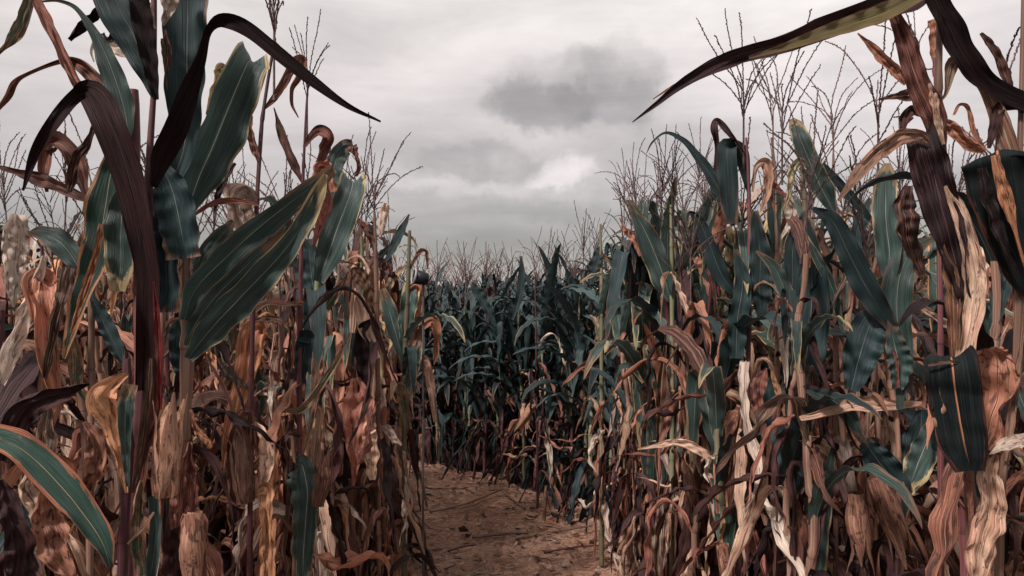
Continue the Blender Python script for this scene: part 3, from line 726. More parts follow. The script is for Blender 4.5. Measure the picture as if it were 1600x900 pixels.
hero('corn plant with twin green leaves and a drooping red tip, last on the left edge', GL, 3.4,
 [(640, 360, 5), (638, 440, 7), (634, 520, 8), (632, 700, 8)], 'green', [
 ('green', 0, [(632, 570, 6), (618, 520, 22), (606, 480, 24), (596, 452, 14)]),
 ('green', 0, [(630, 560, 6), (636, 500, 24), (642, 460, 28), (644, 446, 20, .03), (640, 470, 5, .05)]),
 ('orange', 0, [(638, 450, 5), (648, 442, 12), (656, 450, 14), (652, 490, 12), (648, 510, 3)]),
 ('brown', 0, [(638, 425, 3), (648, 405, 5), (658, 391, 8), (667, 392, 9), (668, 405, 8), (669, 420, 2)]),
 ('brown', 0, [(634, 560, 4), (660, 510, 14), (676, 500, 18), (684, 520, 18), (680, 560, 8), (678, 570, 2)]),
 ('pale', 0, [(634, 590, 4), (648, 545, 20), (652, 505, 20), (660, 505, 10)]),
 ('green', -.02, [(628, 630, 5), (640, 590, 17), (650, 560, 14), (660, 535, 3)]),
 ('tan', 0, [(634, 640, 4), (662, 560, 12), (672, 600, 14), (680, 660, 8)]),
 ('red', 0, [(612, 430, 4), (606, 410, 14), (600, 420, 18), (596, 440, 5)]),
])
hero('low dried corn plant with a brown arching leaf at the left frame edge', GL, 1.5,
 [(148, 330, 8), (143, 460, 10), (143, 620, 10), (140, 900, 11)], 'tan', [
 ('brown', -.03, [(148, 318, 6), (110, 300, 20), (70, 283, 24), (30, 270, 16), (-4, 260, 5)]),
 ('brown', 0, [(135, 310, 6), (120, 260, 28), (98, 228, 34), (78, 226, 32, .03), (70, 260, 26), (74, 300, 10)]),
 ('green', -.02, [(128, 440, 8), (118, 410, 28), (95, 380, 36), (68, 366, 24), (45, 364, 5)]),
 ('brown', -.03, [(90, 640, 20), (78, 560, 56), (70, 480, 50), (64, 436, 40, .02), (50, 440, 28), (56, 500, 12)]),
 ('tan', -.05, [(70, 590, 10), (85, 520, 26), (100, 460, 24), (108, 418, 16)]),
 ('dark', -.01, [(142, 460, 6), (160, 500, 22), (182, 545, 20), (190, 570, 5)]),
 ('pale', .06, [(20, 480, 6), (22, 440, 26), (24, 380, 42), (26, 335, 26)]),
 ('pale', -.02, [(0, 600, 20), (18, 540, 28), (45, 475, 24), (70, 400, 10)]),
 ('half', -.02, [(145, 640, 6), (120, 600, 20), (118, 560, 22), (112, 520, 6)]),
 ('tan', -.03, [(75, 850, 10), (60, 800, 28), (40, 760, 28), (55, 720, 10)]),
 ('brown', -.03, [(110, 900, 20), (85, 860, 46), (70, 800, 40), (72, 750, 10)]),
 ('tan', -.02, [(82, 600, 8), (72, 660, 26), (72, 700, 28), (60, 740, 8)]),
])
hero('dry corn plant whose tan leaf has a green stripe, low left foreground', GL, 1.1,
 [(198, 560, 12), (202, 700, 14), (196, 800, 14), (190, 900, 15)], 'purple', [
 ('orange', -.03, [(198, 770, 5), (188, 710, 24), (172, 650, 42), (160, 622, 44, -.01), (178, 598, 26), (200, 585, 8)]),
 ('green', -.04, [(200, 760, 5), (196, 700, 14), (196, 640, 24), (204, 600, 22)]),
 ('edge', -.10, [(172, 885, 10), (158, 845, 30), (120, 790, 46), (72, 735, 50), (30, 700, 44), (-20, 680, 40), (-60, 678, 40)]),
 ('half', -.04, [(222, 900, 22), (216, 840, 22), (218, 780, 24), (222, 750, 8)]),
 ('tan', -.05, [(200, 850, 5), (225, 822, 5), (240, 800, 4)]),
 ('brown', -.03, [(120, 780, 10), (145, 740, 36), (150, 690, 30), (130, 660, 8)]),
 ('purple', -.01, [(0, 720, 30), (40, 640, 40), (110, 610, 30), (140, 600, 8)]),
 ('purple', .02, [(20, 930, 40), (30, 850, 44), (10, 780, 30), (0, 750, 10)]),
])
# ---------------- right side
hero('tall dry corn plant arching a long brown and olive leaf over the path', GR, 1.0,
 [(1470, -70, 10), (1468, 60, 10), (1465, 200, 12), (1478, 300, 15), (1495, 420, 14), (1505, 600, 15), (1515, 760, 16), (1522, 900, 16)], 'tan', [
 ('purple', -.02, [(1466, -60, 16), (1440, -12, 38), (1380, 12, 44), (1290, 44, 38), (1200, 74, 32), (1135, 94, 26), (1065, 132, 18), (1025, 163, 9), (988, 191, 2)]),
 ('olive', -.045, [(1440, -10, 20), (1380, 20, 28), (1340, 34, 26), (1280, 54, 20), (1230, 72, 13), (1170, 90, 4)]),
 ('brown', -.01, [(1100, 110, 4), (1060, 130, 5), (1020, 155, 2)]),
 ('maroon', -.03, [(1452, -20, 24), (1478, 30, 34), (1505, 85, 36), (1540, 128, 28), (1600, 160, 26), (1680, 195, 22)]),
 ('red', -.03, [(1468, 230, 22), (1456, 180, 40), (1432, 125, 36), (1412, 62, 28), (1394, 16, 22)]),
 ('tan', -.04, [(1474, 226, 6), (1466, 190, 12), (1458, 150, 12), (1452, 130, 5)]),
 ('purple', -.05, [(1508, 470, 20), (1494, 415, 42), (1474, 335, 56), (1456, 265, 60), (1444, 218, 56, .01), (1440, 212, 48, .05)]),
 ('tan', -.055, [(1450, 222, 8), (1436, 212, 18), (1405, 214, 26), (1372, 238, 28), (1342, 272, 22), (1310, 314, 6)]),
 ('tan', -.06, [(1478, 290, 8), (1498, 330, 28), (1518, 400, 36), (1524, 450, 34), (1514, 520, 36), (1502, 575, 22)]),
 ('orange', -.045, [(1490, 560, 10), (1490, 500, 22), (1486, 440, 24), (1470, 380, 12)]),
 ('black', -.08, [(1486, 556, 50, .06), (1488, 568, 72), (1494, 620, 74), (1506, 690, 66), (1518, 735, 40)]),
 ('tan', -.085, [(1450, 571, 4), (1486, 566, 7), (1522, 572, 4)]),
 ('red', -.05, [(1508, 740, 12), (1514, 770, 10), (1518, 840, 9)]),
 ('tan', -.07, [(1457, 570, 8), (1462, 620, 22), (1470, 660, 24), (1485, 700, 6)]),
 ('tan', -.06, [(1525, 920, 20), (1530, 860, 40), (1548, 790, 44), (1545, 740, 30), (1556, 710, 10)]),
 ('brown', -.02, [(1535, 700, 30), (1555, 640, 60), (1560, 570, 56), (1548, 542, 36)]),
])
hero('corn plant with a wide black green leaf streaked orange at the right frame edge', GR, .98,
 [(1600, -40, 6), (1597, 120, 8), (1592, 300, 9), (1592, 500, 12), (1585, 620, 12), (1565, 720, 12), (1560, 900, 13)], 'tan', [
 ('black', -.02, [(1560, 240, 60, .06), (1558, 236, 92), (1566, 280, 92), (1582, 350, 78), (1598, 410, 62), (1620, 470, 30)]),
 ('orange', -.045, [(1555, 242, 14), (1570, 300, 20), (1584, 350, 12), (1600, 410, 4)]),
 ('purple', -.03, [(1534, 262, 14), (1542, 310, 22), (1560, 370, 24), (1590, 430, 10)]),
 ('tan', 0, [(1600, 285, 8), (1582, 240, 28), (1562, 185, 28), (1538, 135, 22), (1508, 100, 18, .02), (1490, 98, 24), (1484, 115, 26), (1478, 145, 10), (1470, 158, 3)]),
 ('purple', 0, [(1545, 232, 5), (1552, 200, 18), (1562, 170, 20), (1590, 165, 16), (1620, 180, 10)]),
 ('brown', 0, [(1540, 234, 4), (1522, 210, 7), (1512, 170, 12), (1500, 164, 8), (1490, 180, 3)]),
 ('brown', 0, [(1536, 238, 6), (1515, 225, 22), (1492, 205, 24), (1470, 186, 10)]),
 ('brown', .02, [(1582, 155, 4), (1570, 115, 14), (1550, 75, 16), (1532, 52, 5)]),
 ('pale', -.05, [(1640, 690, 24), (1600, 690, 24), (1570, 696, 18), (1546, 710, 2)]),
 ('tan', -.01, [(1570, 720, 10), (1585, 620, 12), (1596, 540, 10), (1600, 480, 6)]),
])
hero('corn plant with a spare upright tassel between crossing brown leaves', GR, 1.45,
 [(1460, 90, 4), (1462, 140, 5), (1468, 300, 8), (1470, 600, 9), (1470, 900, 10)], 'purple', [
 ('brown', 0, [(1460, 120, 5), (1464, 90, 22), (1462, 55, 22), (1458, 30, 14)]),
 ('brown', -.02, [(1415, 132, 6), (1395, 105, 20), (1368, 78, 14), (1340, 52, 3)]),
 ('purple', 0, [(1410, 215, 6), (1412, 188, 18), (1425, 172, 18), (1440, 180, 6)]),
 ('brown', 0, [(1465, 140, 6), (1432, 148, 22), (1405, 150, 14), (1372, 156, 3)]),
 ('brown', .02, [(1440, 430, 12), (1420, 380, 30), (1412, 330, 36), (1418, 290, 12)]),
 ('tan', .03, [(1540, 460, 10), (1535, 400, 26), (1520, 330, 30), (1508, 300, 8)]),
], tassel=(1436, 120, 120, 3))
hero('corn plant with a vertical green leaf showing a pale midrib', GR, 1.8,
 [(1382, 280, 5), (1384, 380, 9), (1386, 430, 10), (1384, 560, 10), (1404, 660, 8), (1404, 900, 9)], 'tan', [
 ('green', -.03, [(1388, 450, 10), (1390, 400, 34), (1384, 340, 36), (1384, 280, 30), (1386, 255, 8)]),
 ('green', -.04, [(1405, 640, 8), (1412, 560, 28), (1402, 500, 42), (1404, 440, 44), (1420, 398, 34), (1446, 378, 14), (1462, 374, 3)]),
 ('dark', -.02, [(1330, 610, 20), (1342, 560, 50), (1358, 510, 50), (1380, 470, 20)]),
 ('green', -.05, [(1402, 608, 16), (1404, 570, 34), (1398, 540, 30), (1390, 500, 8)]),
 ('red', -.055, [(1404, 606, 5), (1402, 570, 7), (1396, 545, 4)]),
 ('dark', -.05, [(1270, 325, 6), (1300, 345, 26), (1328, 400, 36), (1360, 460, 36), (1396, 512, 18)]),
 ('tan', -.01, [(1250, 655, 8), (1300, 644, 20), (1345, 632, 24), (1400, 634, 18), (1440, 630, 5)]),
 ('dark', 0, [(1440, 640, 10), (1438, 680, 50), (1430, 720, 46), (1410, 780, 14)]),
 ('green', -.01, [(1465, 640, 8), (1448, 690, 34), (1432, 730, 40), (1418, 770, 14)]),
 ('tan', -.02, [(1425, 470, 8), (1470, 500, 14), (1500, 520, 4)]),
 ('green', 0, [(1260, 610, 6), (1290, 620, 26), (1320, 640, 26), (1355, 700, 8)]),
 ('dark', .0, [(1350, 690, 20), (1372, 720, 46), (1400, 760, 40), (1410, 820, 10)]),
], tassel=(1372, 235, 140, 4), ears=[(1370, 745, 130, 160, 1), (1338, 770, 110, 175, 3)])
hero('corn plant with a thick green leaf knotted over near the top', GR, 2.1,
 [(1250, 210, 4), (1258, 330, 8), (1262, 480, 9), (1262, 900, 9)], 'green', [
 ('green', -.02, [(1302, 330, 10), (1284, 295, 32), (1266, 255, 30), (1250, 215, 26), (1244, 200, 22, .02), (1236, 186, 8, .03)]),
 ('half', -.04, [(1262, 262, 6), (1250, 252, 12), (1238, 268, 12), (1232, 300, 12), (1224, 330, 5)]),
 ('dark', 0, [(1285, 255, 5), (1310, 285, 14), (1340, 320, 14), (1372, 356, 5)]),
 ('dark', -.03, [(1255, 590, 40), (1262, 540, 54), (1268, 470, 50), (1268, 400, 30), (1262, 340, 10)]),
 ('green', -.05, [(1318, 520, 5), (1300, 450, 14), (1275, 400, 13), (1250, 352, 4)]),
 ('dark', -.02, [(1230, 500, 6), (1238, 440, 24), (1240, 380, 26), (1260, 330, 10)]),
 ('green', -.04, [(1240, 505, 8), (1226, 455, 22), (1210, 418, 18), (1182, 392, 4)]),
 ('dark', -.10, [(1208, 590, 12), (1216, 630, 40), (1234, 690, 46), (1246, 745, 34), (1248, 772, 10)]),
 ('orange', -.11, [(1206, 580, 4), (1212, 600, 11), (1220, 630, 9), (1226, 650, 3)]),
 ('red', -.05, [(1198, 575, 6), (1188, 600, 26), (1192, 640, 26), (1196, 690, 8)]),
 ('tan', -.05, [(1262, 680, 5), (1280, 690, 18), (1300, 710, 20), (1318, 745, 8)]),
 ('green', -.08, [(1300, 700, 5), (1290, 760, 22), (1276, 820, 36), (1272, 880, 36), (1270, 940, 20)]),
 ('orange', -.05, [(1236, 770, 8), (1246, 800, 16), (1250, 850, 16), (1252, 930, 12)]),
], tassel=(1222, 225, 125, 5))
hero('corn plant with a single stiff tassel spike and curling side branches', GR, 2.35,
 [(1302, 240, 3.5), (1304, 330, 6), (1306, 600, 8), (1306, 900, 8)], 'tan', [
 ('tan', 0, [(1304, 420, 5), (1285, 380, 16), (1275, 360, 14), (1268, 400, 5)]),
 ('dark', 0, [(1345, 440, 6), (1335, 390, 18), (1345, 340, 20), (1360, 310, 6)]),
 ('half', 0, [(1300, 520, 6), (1315, 440, 14), (1322, 400, 14), (1330, 370, 4)]),
], tassel=(1302, 235, 105, 6))
hero('corn plant with a square topped dark leaf hanging beside two tall tassels', GR, 2.3,
 [(1166, 215, 3.5), (1170, 290, 5), (1172, 400, 8), (1168, 600, 8), (1166, 900, 8)], 'purple', [
 ('dark', -.03, [(1170, 300, 6, .08), (1156, 240, 24, .06), (1140, 230, 27, .03), (1136, 236, 28, 0), (1138, 300, 30), (1142, 350, 20)]),
 ('purple', 0, [(1166, 248, 4), (1150, 222, 12), (1134, 202, 12), (1120, 188, 8), (1116, 200, 12, -.02), (1120, 230, 8), (1116, 290, 6)]),
 ('dark', -.02, [(1150, 350, 16), (1120, 290, 20), (1090, 245, 13), (1065, 218, 8), (1040, 208, 4), (1020, 222, 3), (1010, 240, 1.5)]),
 ('dark', -.02, [(1190, 500, 10), (1186, 450, 34), (1188, 400, 32), (1178, 330, 14)]),
 ('dark', -.03, [(1150, 560, 20), (1152, 500, 30), (1160, 440, 24), (1150, 390, 6)]),
 ('tan', 0, [(1190, 330, 5), (1200, 290, 16), (1196, 256, 18), (1182, 262, 12), (1176, 300, 4)]),
 ('red', 0, [(1210, 330, 3), (1206, 290, 8), (1220, 300, 8), (1240, 320, 3)]),
 ('orange', -.04, [(1166, 620, 8), (1152, 680, 20), (1144, 740, 20), (1140, 790, 6)]),
 ('tan', -.04, [(1110, 718, 8), (1090, 703, 15), (1060, 692, 15), (1030, 696, 10), (996, 702, 2)]),
], tassel=(1162, 200, 125, 7), ears=[(1128, 850, 80, 170, 2)])
hero('corn plant with narrow tassels close beside the square topped leaf', GR, 2.5,
 [(1205, 215, 3), (1212, 260, 4), (1214, 400, 7), (1214, 900, 8)], 'tan', [
 ('green', .0, [(1212, 400, 6), (1210, 350, 20), (1208, 300, 22), (1200, 284, 16, .02)]),
 ('pale', 0, [(1215, 380, 5), (1236, 340, 20), (1230, 310, 18), (1222, 300, 6)]),
], tassel=(1208, 210, 100, 8))
hero('corn plant with a slanting broad green leaf over the path, right wall', GR, 3.1,
 [(1048, 320, 3.5), (1050, 440, 7), (1050, 700, 8)], 'green', [
 ('green', 0, [(1048, 470, 8), (1036, 430, 34), (1012, 370, 34), (994, 335, 16), (982, 312, 3)]),
 ('dark', 0, [(1150, 460, 10), (1128, 430, 24), (1108, 380, 24), (1092, 345, 16), (1078, 332, 6), (1072, 350, 3)]),
 ('brown', 0, [(1000, 400, 4), (990, 375, 9), (978, 360, 8), (968, 340, 3)]),
 ('orange', -.03, [(1040, 520, 5), (1034, 600, 18), (1032, 650, 18), (1028, 700, 6)]),
 ('tan', -.04, [(1032, 775, 12), (1036, 800, 26), (1032, 850, 28), (1030, 920, 22)]),
 ('green', 0, [(960, 600, 3), (968, 575, 8), (985, 572, 9), (1005, 598, 4)]),
 ('red', -.03, [(1100, 800, 10), (1112, 850, 34), (1106, 900, 36), (1104, 950, 20)]),
], tassel=(1050, 318, 80, 1))
hero('corn plant with a small dark leaf bent like a hook above the bend', GR, 4.3,
 [(938, 350, 3), (940, 440, 6), (940, 700, 7)], 'green', [
 ('dark', 0, [(920, 445, 4), (928, 420, 14), (936, 395, 14), (938, 385, 4)]),
 ('green', 0, [(1010, 470, 6), (985, 440, 16), (960, 412, 14), (940, 398, 4)]),
 ('dark', 0, [(1000, 500, 6), (985, 478, 15), (965, 448, 15), (942, 438, 4)]),
 ('green', 0, [(955, 560, 6), (968, 530, 20), (980, 500, 20), (992, 470, 5)]),
 ('orange', 0, [(948, 530, 3), (950, 500, 8), (948, 480, 8)]),
], tassel=(975, 330, 60, 4))
hero('corn plant with a white dried husk hanging open at the bend', GB_, 5.4,
 [(836, 430, 2), (838, 560, 3), (840, 740, 4)], 'purple', [
 ('green', 0, [(838, 560, 5), (860, 535, 10), (880, 560, 10), (890, 600, 6), (892, 650, 4)]),
 ('dark', 0, [(800, 500, 5), (812, 460, 12), (815, 425, 10), (814, 400, 3)]),
 ('dark', 0, [(775, 510, 4), (760, 480, 14), (745, 455, 14), (738, 440, 4)]),
], tassel=(836, 432, 50, 6), ears=[(832, 632, 46, -150, 1)])
#HEROES_END

# ---- scatter the field
def scatter():
    pts = []; rs = random.Random(77)
    # near field, about 9 per square metre, jittered grid
    def fill(y0, y1, step, cond):
        y = y0
        while y < y1:
            xm = .72*y+1.2; x = -xm
            while x < xm:
                a, b = x+rs.uniform(-.45, .45)*step, y+rs.uniform(-.45, .45)*step
                if cond(a, b): pts.append((a, b))
                x += step
            y += step
    fill(1.55, 9.0, .30, lambda x, y: not on_path(x, y, .07) and abs(x) < .70*y+.5)
    # the plants lining the path stand closer
    for tab, sgn in ((LEFT_EDGE, -1), (RIGHT_EDGE, 1)):
        for (ya, xa), (yb, xb) in zip(tab[:-1], tab[1:]):
            L = math.hypot(yb-ya, xb-xa); n = max(1, int(L/.17))
            for k in range(n):
                f = (k+rs.random()*.7)/n; y = ya+(yb-ya)*f; x = xa+(xb-xa)*f+sgn*rs.uniform(.06, .14)
                if y > 1.7 and abs(x) < .70*y+.3: pts.append((x, y))
    near = len(pts)
    fill(9.0, 16, .42, lambda x, y: abs(x) < .70*y+.5)
    fill(16, 30, .75, lambda x, y: abs(x) < .70*y+.5)
    fill(30, 60, 1.5, lambda x, y: abs(x) < .70*y+.5)
    behind = len(pts)      # maze goes on unseen beside and behind the camera, added to shade low leaves
    fill(-5, 1.5, .34, lambda x, y: not on_path(x, y, .1) and .78*max(y, 0)+.62 < abs(x) < 4.5)
    return pts, near, behind
PTS, NEAR, BEHIND = scatter()
INDIVIDUAL = {1, 2, 4, 7, 8, 9, 11, 12, 13, 524, 525, 16, 17, 18, 526, 20, 21, 22, 23, 527, 528, 26, 27, 28, 29, 533, 534, 32, 33, 34, 538, 545, 37, 38, 39, 40, 41, 42, 43, 44, 48, 49, 50, 51, 52, 564, 54, 55, 56, 57, 568, 569, 570, 61, 62, 63, 64, 65, 66, 67, 68, 69, 70, 71, 575, 576, 577, 578, 579, 77, 78, 79, 80, 81, 82, 83, 84, 85, 86, 87, 88, 592, 593, 594, 92, 93, 94, 95, 96, 97, 98, 99, 100, 101, 102, 103, 104, 105, 529, 530, 109, 111, 112, 113, 531, 115, 116, 117, 118, 119, 120, 121, 122, 532, 127, 128, 131, 132, 535, 134, 135, 136, 137, 138, 139, 536, 537, 149, 152, 153, 154, 156, 158, 160, 170, 173, 174, 175, 178, 181, 182, 184, 185, 195, 196, 198, 199, 201, 204, 220, 222, 229, 238, 239, 242, 243, 244, 248, 253, 263, 264, 265, 266, 275, 282, 283, 284, 300, 301, 302, 303, 304, 305, 572, 322, 323, 324, 325, 326, 327, 328, 329, 573, 574, 348, 349, 350, 351, 352, 353, 580, 581, 582, 583, 377, 378, 379, 380, 584, 585, 586, 587, 588, 589, 590, 412, 413, 414, 415, 416, 591, 595, 452, 453, 454, 455, 456, 495, 496, 497}
#INDIVIDUAL_HERE

def hero_bases(): return [(h['base'][0], h['base'][1]) for h in HEROES]

ORD = ['first', 'second', 'third', 'fourth', 'fifth', 'sixth', 'seventh', 'eighth', 'ninth', 'tenth', 'eleventh', 'twelfth', 'thirteenth', 'fourteenth', 'fifteenth', 'sixteenth', 'seventeenth', 'eighteenth', 'nineteenth', 'twentieth']
TENS = {2: 'twenty', 3: 'thirty', 4: 'forty', 5: 'fifty', 6: 'sixty', 7: 'seventy', 8: 'eighty', 9: 'ninety'}
def ordinal(n):
    if n > 99: return '%dth' % n
    return ORD[n-1] if n <= 20 else (TENS[n//10]+'-'+ORD[n % 10-1] if n % 10 else TENS[n//10][:-1]+'ieth')
def label_plants(ps):
    rows = {}
    for p in ps:
        z = p['zone']; edge = abs(p['x']-interp(RIGHT_EDGE if z != 'left' else LEFT_EDGE, min(p['y'], 8.6))) < .22
        d = p['y'] if z != 'bend' else -p['x']
        rows.setdefault((z, edge), []).append((d, p))
    for (z, edge), l in rows.items():
        l.sort(key=lambda t: t[0])
        for k, (d, p) in enumerate(l):
            g = p['green']
            col = 'mostly green' if g > .6 else 'half green' if g > .35 else 'dried brown' if p['sm'] == 'purple' else 'dried tan'
            tas = 'no tassel' if p['tassel'] is None else 'with tassel'
            ear = ', eared' if p['ear'] else ''
            where = {('left', True): 'back along the left path edge', ('right', True): 'back along the right path edge', ('bend', True): 'from the right in the bend row',
                     ('left', False): 'back inside the left block', ('right', False): 'back inside the right block', ('bend', False): 'from the right behind bend row'}[(z, edge)]
            p['label'] = f'{col} corn plant {tas}{ear}, {ordinal(k+1)} {where}'
GROUPS = {'left': 'corn plants left of the path', 'right': 'corn plants right of the path', 'bend': 'corn plants at the bend of the path'}

jm = list(LM.values())+list(SM.values())+[M_TASSEL]
Jn, Jf = Joined(jm), Joined(jm)
hb = hero_bases()
SPECS = [plant_spec(i, x, y) for i, (x, y) in enumerate(PTS) if not (0 < y < 4 and any(math.hypot(x-a, y-b) < .13 for a, b in hb))]
is_ind = lambda i, y: (i in INDIVIDUAL) if INDIVIDUAL is not None else (i < NEAR and y < 7.6)
label_plants([p for p in SPECS if is_ind(p['i'], p['y'])])
for p in SPECS:
    i, x, y = p['i'], p['x'], p['y']
    ind = is_ind(i, y)
    # (i in INDIVIDUAL) if INDIVIDUAL is not None else (i < NEAR and y < 7.6)
    if ind: 
        o = build_plant(p, p['label'], GROUPS[p['zone']])
        o['seed'] = i
    elif i >= BEHIND: p['tassel'] = None; build_joined(Jn, p, 2)
    elif y < 9: build_joined(Jn, p, 1)
    else: build_joined(Jf, p, 2)
if Jn.n: Jn.build('corn_rows', 'dense brown and green maize filling the field behind the front plants', 'corn')
if Jf.n: Jf.build('corn_field', 'far maize field with pale tassels stretching to the horizon', 'corn field')

# ------------------------------------------------------------------ ground
def ground_mat(name, c1, c2, c3, c4, c5):
    m, g = newmat(name)
    o = g.new('ShaderNodeTexCoord').outputs['Object']
    x, y, z = g.sep(o)
    a = g.noise(o, 1.6, 6, 0.6, 0.3); b = g.noise(o, 26, 6, 0.7); c = g.noise(o, 130, 4, 0.7)
    st = g.noise(g.xyz(g.m('MULTIPLY', x, 22.0), g.m('MULTIPLY', y, 90.0), 0.0), 1.0, 4, 0.7, 1.2)
    col = g.mix(g.smooth(a, .35, .65), c1, c2)
    col = g.mix(g.m('MULTIPLY', g.smooth(b, .5, .68), .7), col, c3)
    col = g.mix(g.m('MULTIPLY', g.smooth(st, .56, .7), .6), col, c4)
    col = g.mix(g.m('MULTIPLY', g.smooth(c, .55, .7), .5), col, c5)
    h = g.m('ADD', g.m('MULTIPLY', b, 1.0), g.m('ADD', g.m('MULTIPLY', c, .5), g.m('MULTIPLY', st, .35)))
    shader_out(g, col, 0.95, h, 1.0, 0.04, 0, 0.1); return m
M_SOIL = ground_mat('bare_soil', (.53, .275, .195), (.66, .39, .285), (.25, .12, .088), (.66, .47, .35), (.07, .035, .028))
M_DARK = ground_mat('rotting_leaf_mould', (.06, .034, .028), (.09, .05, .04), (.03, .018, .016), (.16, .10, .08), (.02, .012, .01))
def sheet(name, xs, ys, zf, mat):
    X, Y = np.meshgrid(xs, ys); Z = zf(X, Y)
    v = np.stack([X, Y, Z], -1).reshape(-1, 3); q = grid_quads(len(ys), len(xs)); t = v[:, :2]
    me = mesh_from(name, v, q, t, [mat]); o = bpy.data.objects.new(name, me); C.objects.link(o); o['kind'] = 'structure'; return o
def relief(X, Y):
    z = 0.010*np.sin(X*3.1+1.2*np.sin(Y*1.7))*np.sin(Y*2.3+.6)
    rs = np.random.RandomState(3)
    for k in range(26):
        f = rs.uniform(4, 30); a = rs.uniform(0, 6.28); z = z+.03/f*np.sin(f*(X*np.cos(a)+Y*np.sin(a))+rs.uniform(0, 6.28))
    for k in range(40):
        f = rs.uniform(25, 95); a = rs.uniform(0, 6.28); z = z+.085/f*np.sin(f*(X*np.cos(a)+Y*np.sin(a))+rs.uniform(0, 6.28)+2*np.sin(X*5+k))
    return np.where((np.abs(X) < 3.45) & (Y > 1.05) & (Y < 8.9), z, 0.0)-.012
def path_sheet():
    ys = np.linspace(1.0, 7.6, 420); m = 110; V = []
    for y in ys:
        a = max(interp(LEFT_EDGE, min(y, 6.9)), -3.4)-.10+.03*math.sin(y*9); b = interp(RIGHT_EDGE, y)+.10+.03*math.sin(y*7+1)
        b = max(b, a+.02); V.append([(a+(b-a)*k/(m-1), y) for k in range(m)])
    V = np.array(V); Z = relief(V[..., 0], V[..., 1])+.008
    v = np.concatenate([V, Z[..., None]], -1).reshape(-1, 3)
    me = mesh_from('path', v, grid_quads(len(ys), m), v[:, :2], [M_SOIL]); o = bpy.data.objects.new('path', me); C.objects.link(o); o['kind'] = 'structure'
path_sheet()
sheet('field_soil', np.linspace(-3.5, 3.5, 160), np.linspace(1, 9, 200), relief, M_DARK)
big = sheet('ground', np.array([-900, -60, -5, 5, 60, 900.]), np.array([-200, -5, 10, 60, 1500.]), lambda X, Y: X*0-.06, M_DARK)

# ---- straw and chaff
def litter(seed, n, region, name, label, lmin, lmax, wmin, wmax, mats):
    rs = np.random.RandomState(seed); J = Joined(mats)
    k = 0
    while k < n:
        y = rs.uniform(*region[2:4]); x = rs.uniform(*region[0:2])
        inp = on_path(x, y, -.02)
        if not inp and rs.rand() > .12: continue
        k += 1
        m = 4; L = rs.uniform(lmin, lmax)*rs.uniform(.4, 1); s = np.linspace(-.5, .5, m); a = rs.normal(0, .7) if rs.rand() < .6 else rs.uniform(0, PI)
        P = np.stack([s*L, (s**2)*L*rs.uniform(-.4, .4), .003+np.abs(s)*rs.uniform(-.002, .02)+0*s], -1)
        g = G(); ribbon(g, P, np.tile((0, 1., 0), (m, 1)), np.full(m, rs.uniform(wmin, wmax))*np.array((.4, 1, 1, .3)), rs, 3, .5)
        zz = float(relief(np.array(x), np.array(y)))
        J.add(g.arrays(), rotm(rs.normal(0, .15), rs.normal(0, .06), a), np.array((x, y, max(zz, -.01)+.006)), mats[rs.randint(len(mats))], rs.rand())
    J.build(name, label, 'straw')
litter(5, 15000, (-3, 1.2, 3.6, 8.2), 'straw', 'short dry straw and chaff strewn over the brown soil path', .02, .11, .0015, .0048, [M_STRAW, SM['tan'], LM['tan'], LM['brown']])
litter(6, 1000, (-1.5, 1.1, 3.8, 7.2), 'leaf_litter', 'torn dry leaf scraps lying on the soil along the path', .03, .13, .006, .022, [LM['tan'], LM['brown'], LM['tan'], LM['purple'], LM['orange']])

# ------------------------------------------------------------------ things lying on the path
def gpt(px, py, lift=0.0):
    d = CAM_H*F/(py-450.0); q = at(px, py, d); q[2] = lift; return q
def lying_stalk(label, pts, r, mat='tan', twigs=()):
    P = [gpt(x, y, .018+h) for x, y, h in pts]; base = P[0].copy(); base[2] = 0
    root = thing('fallen_stalk', label, 'fallen stalk', tuple(base), 'fallen stalks on the path')
    A = catmull([(*p,) for p in P], 22); rr = np.full(22, r)*(1+.18*(np.arange(22) % 5 == 0))*np.linspace(1, .6, 22)
    g = G(); tube(g, A-base, rr, 7); link('stalk', mesh_from('stalk', *g.arrays(), [SM[mat]]), root)
    for k, tw in enumerate(twigs):
        Q = [gpt(x, y, .015+h) for x, y, h in tw]; B = catmull([(*p,) for p in Q], 16)
        g = G(); rs = np.random.RandomState(k+int(pts[0][0])); S = np.tile((.3, .9, .2), (16, 1)); ribbon(g, B-base, S, np.full(16, .03)*np.sin(np.linspace(.5, 3.0, 16)), rs, 5, .2, 1.2, .1, 3, .25)
        link('leaf', mesh_from('leaf', *g.arrays(), [LM['tan']]), root)
lying_stalk('thin forked dry stalk lying across the path before the bend', [(672, 803, 0), (715, 797, .01), (752, 786, .02), (784, 774, .03)], .009, 'tan', [[(700, 808, 0), (735, 800, .01), (760, 785, .02)]])
lying_stalk('short broken stalk sloping down from the forked one toward the right wall', [(784, 774, .02), (802, 786, .01), (820, 799, 0)], .010, 'tan')
lying_stalk('long pale stalk lying across the middle of the path', [(738, 844, 0), (800, 840, .01), (860, 836, .0), (926, 830, .02)], .010, 'tan', [[(800, 846, 0), (830, 843, .01), (862, 838, .01)]])
lying_stalk('dark dry stalk lying at the foot of the right wall', [(858, 777, .02), (880, 783, .02), (902, 792, .01)], .011, 'purple')
lying_stalk('pale stalk piece lying beside the cut stub near the right wall', [(845, 800, 0), (870, 808, .01), (895, 812, 0)], .009, 'tan')
lying_stalk('thin twig of chaff stalk lying near the front of the path', [(700, 866, 0), (720, 862, .01), (745, 856, .0)], .006, 'purple')
lying_stalk('slender dark stalk lying crosswise at the front right of the path', [(850, 868, 0), (900, 862, .01), (960, 858, .01)], .006, 'purple')
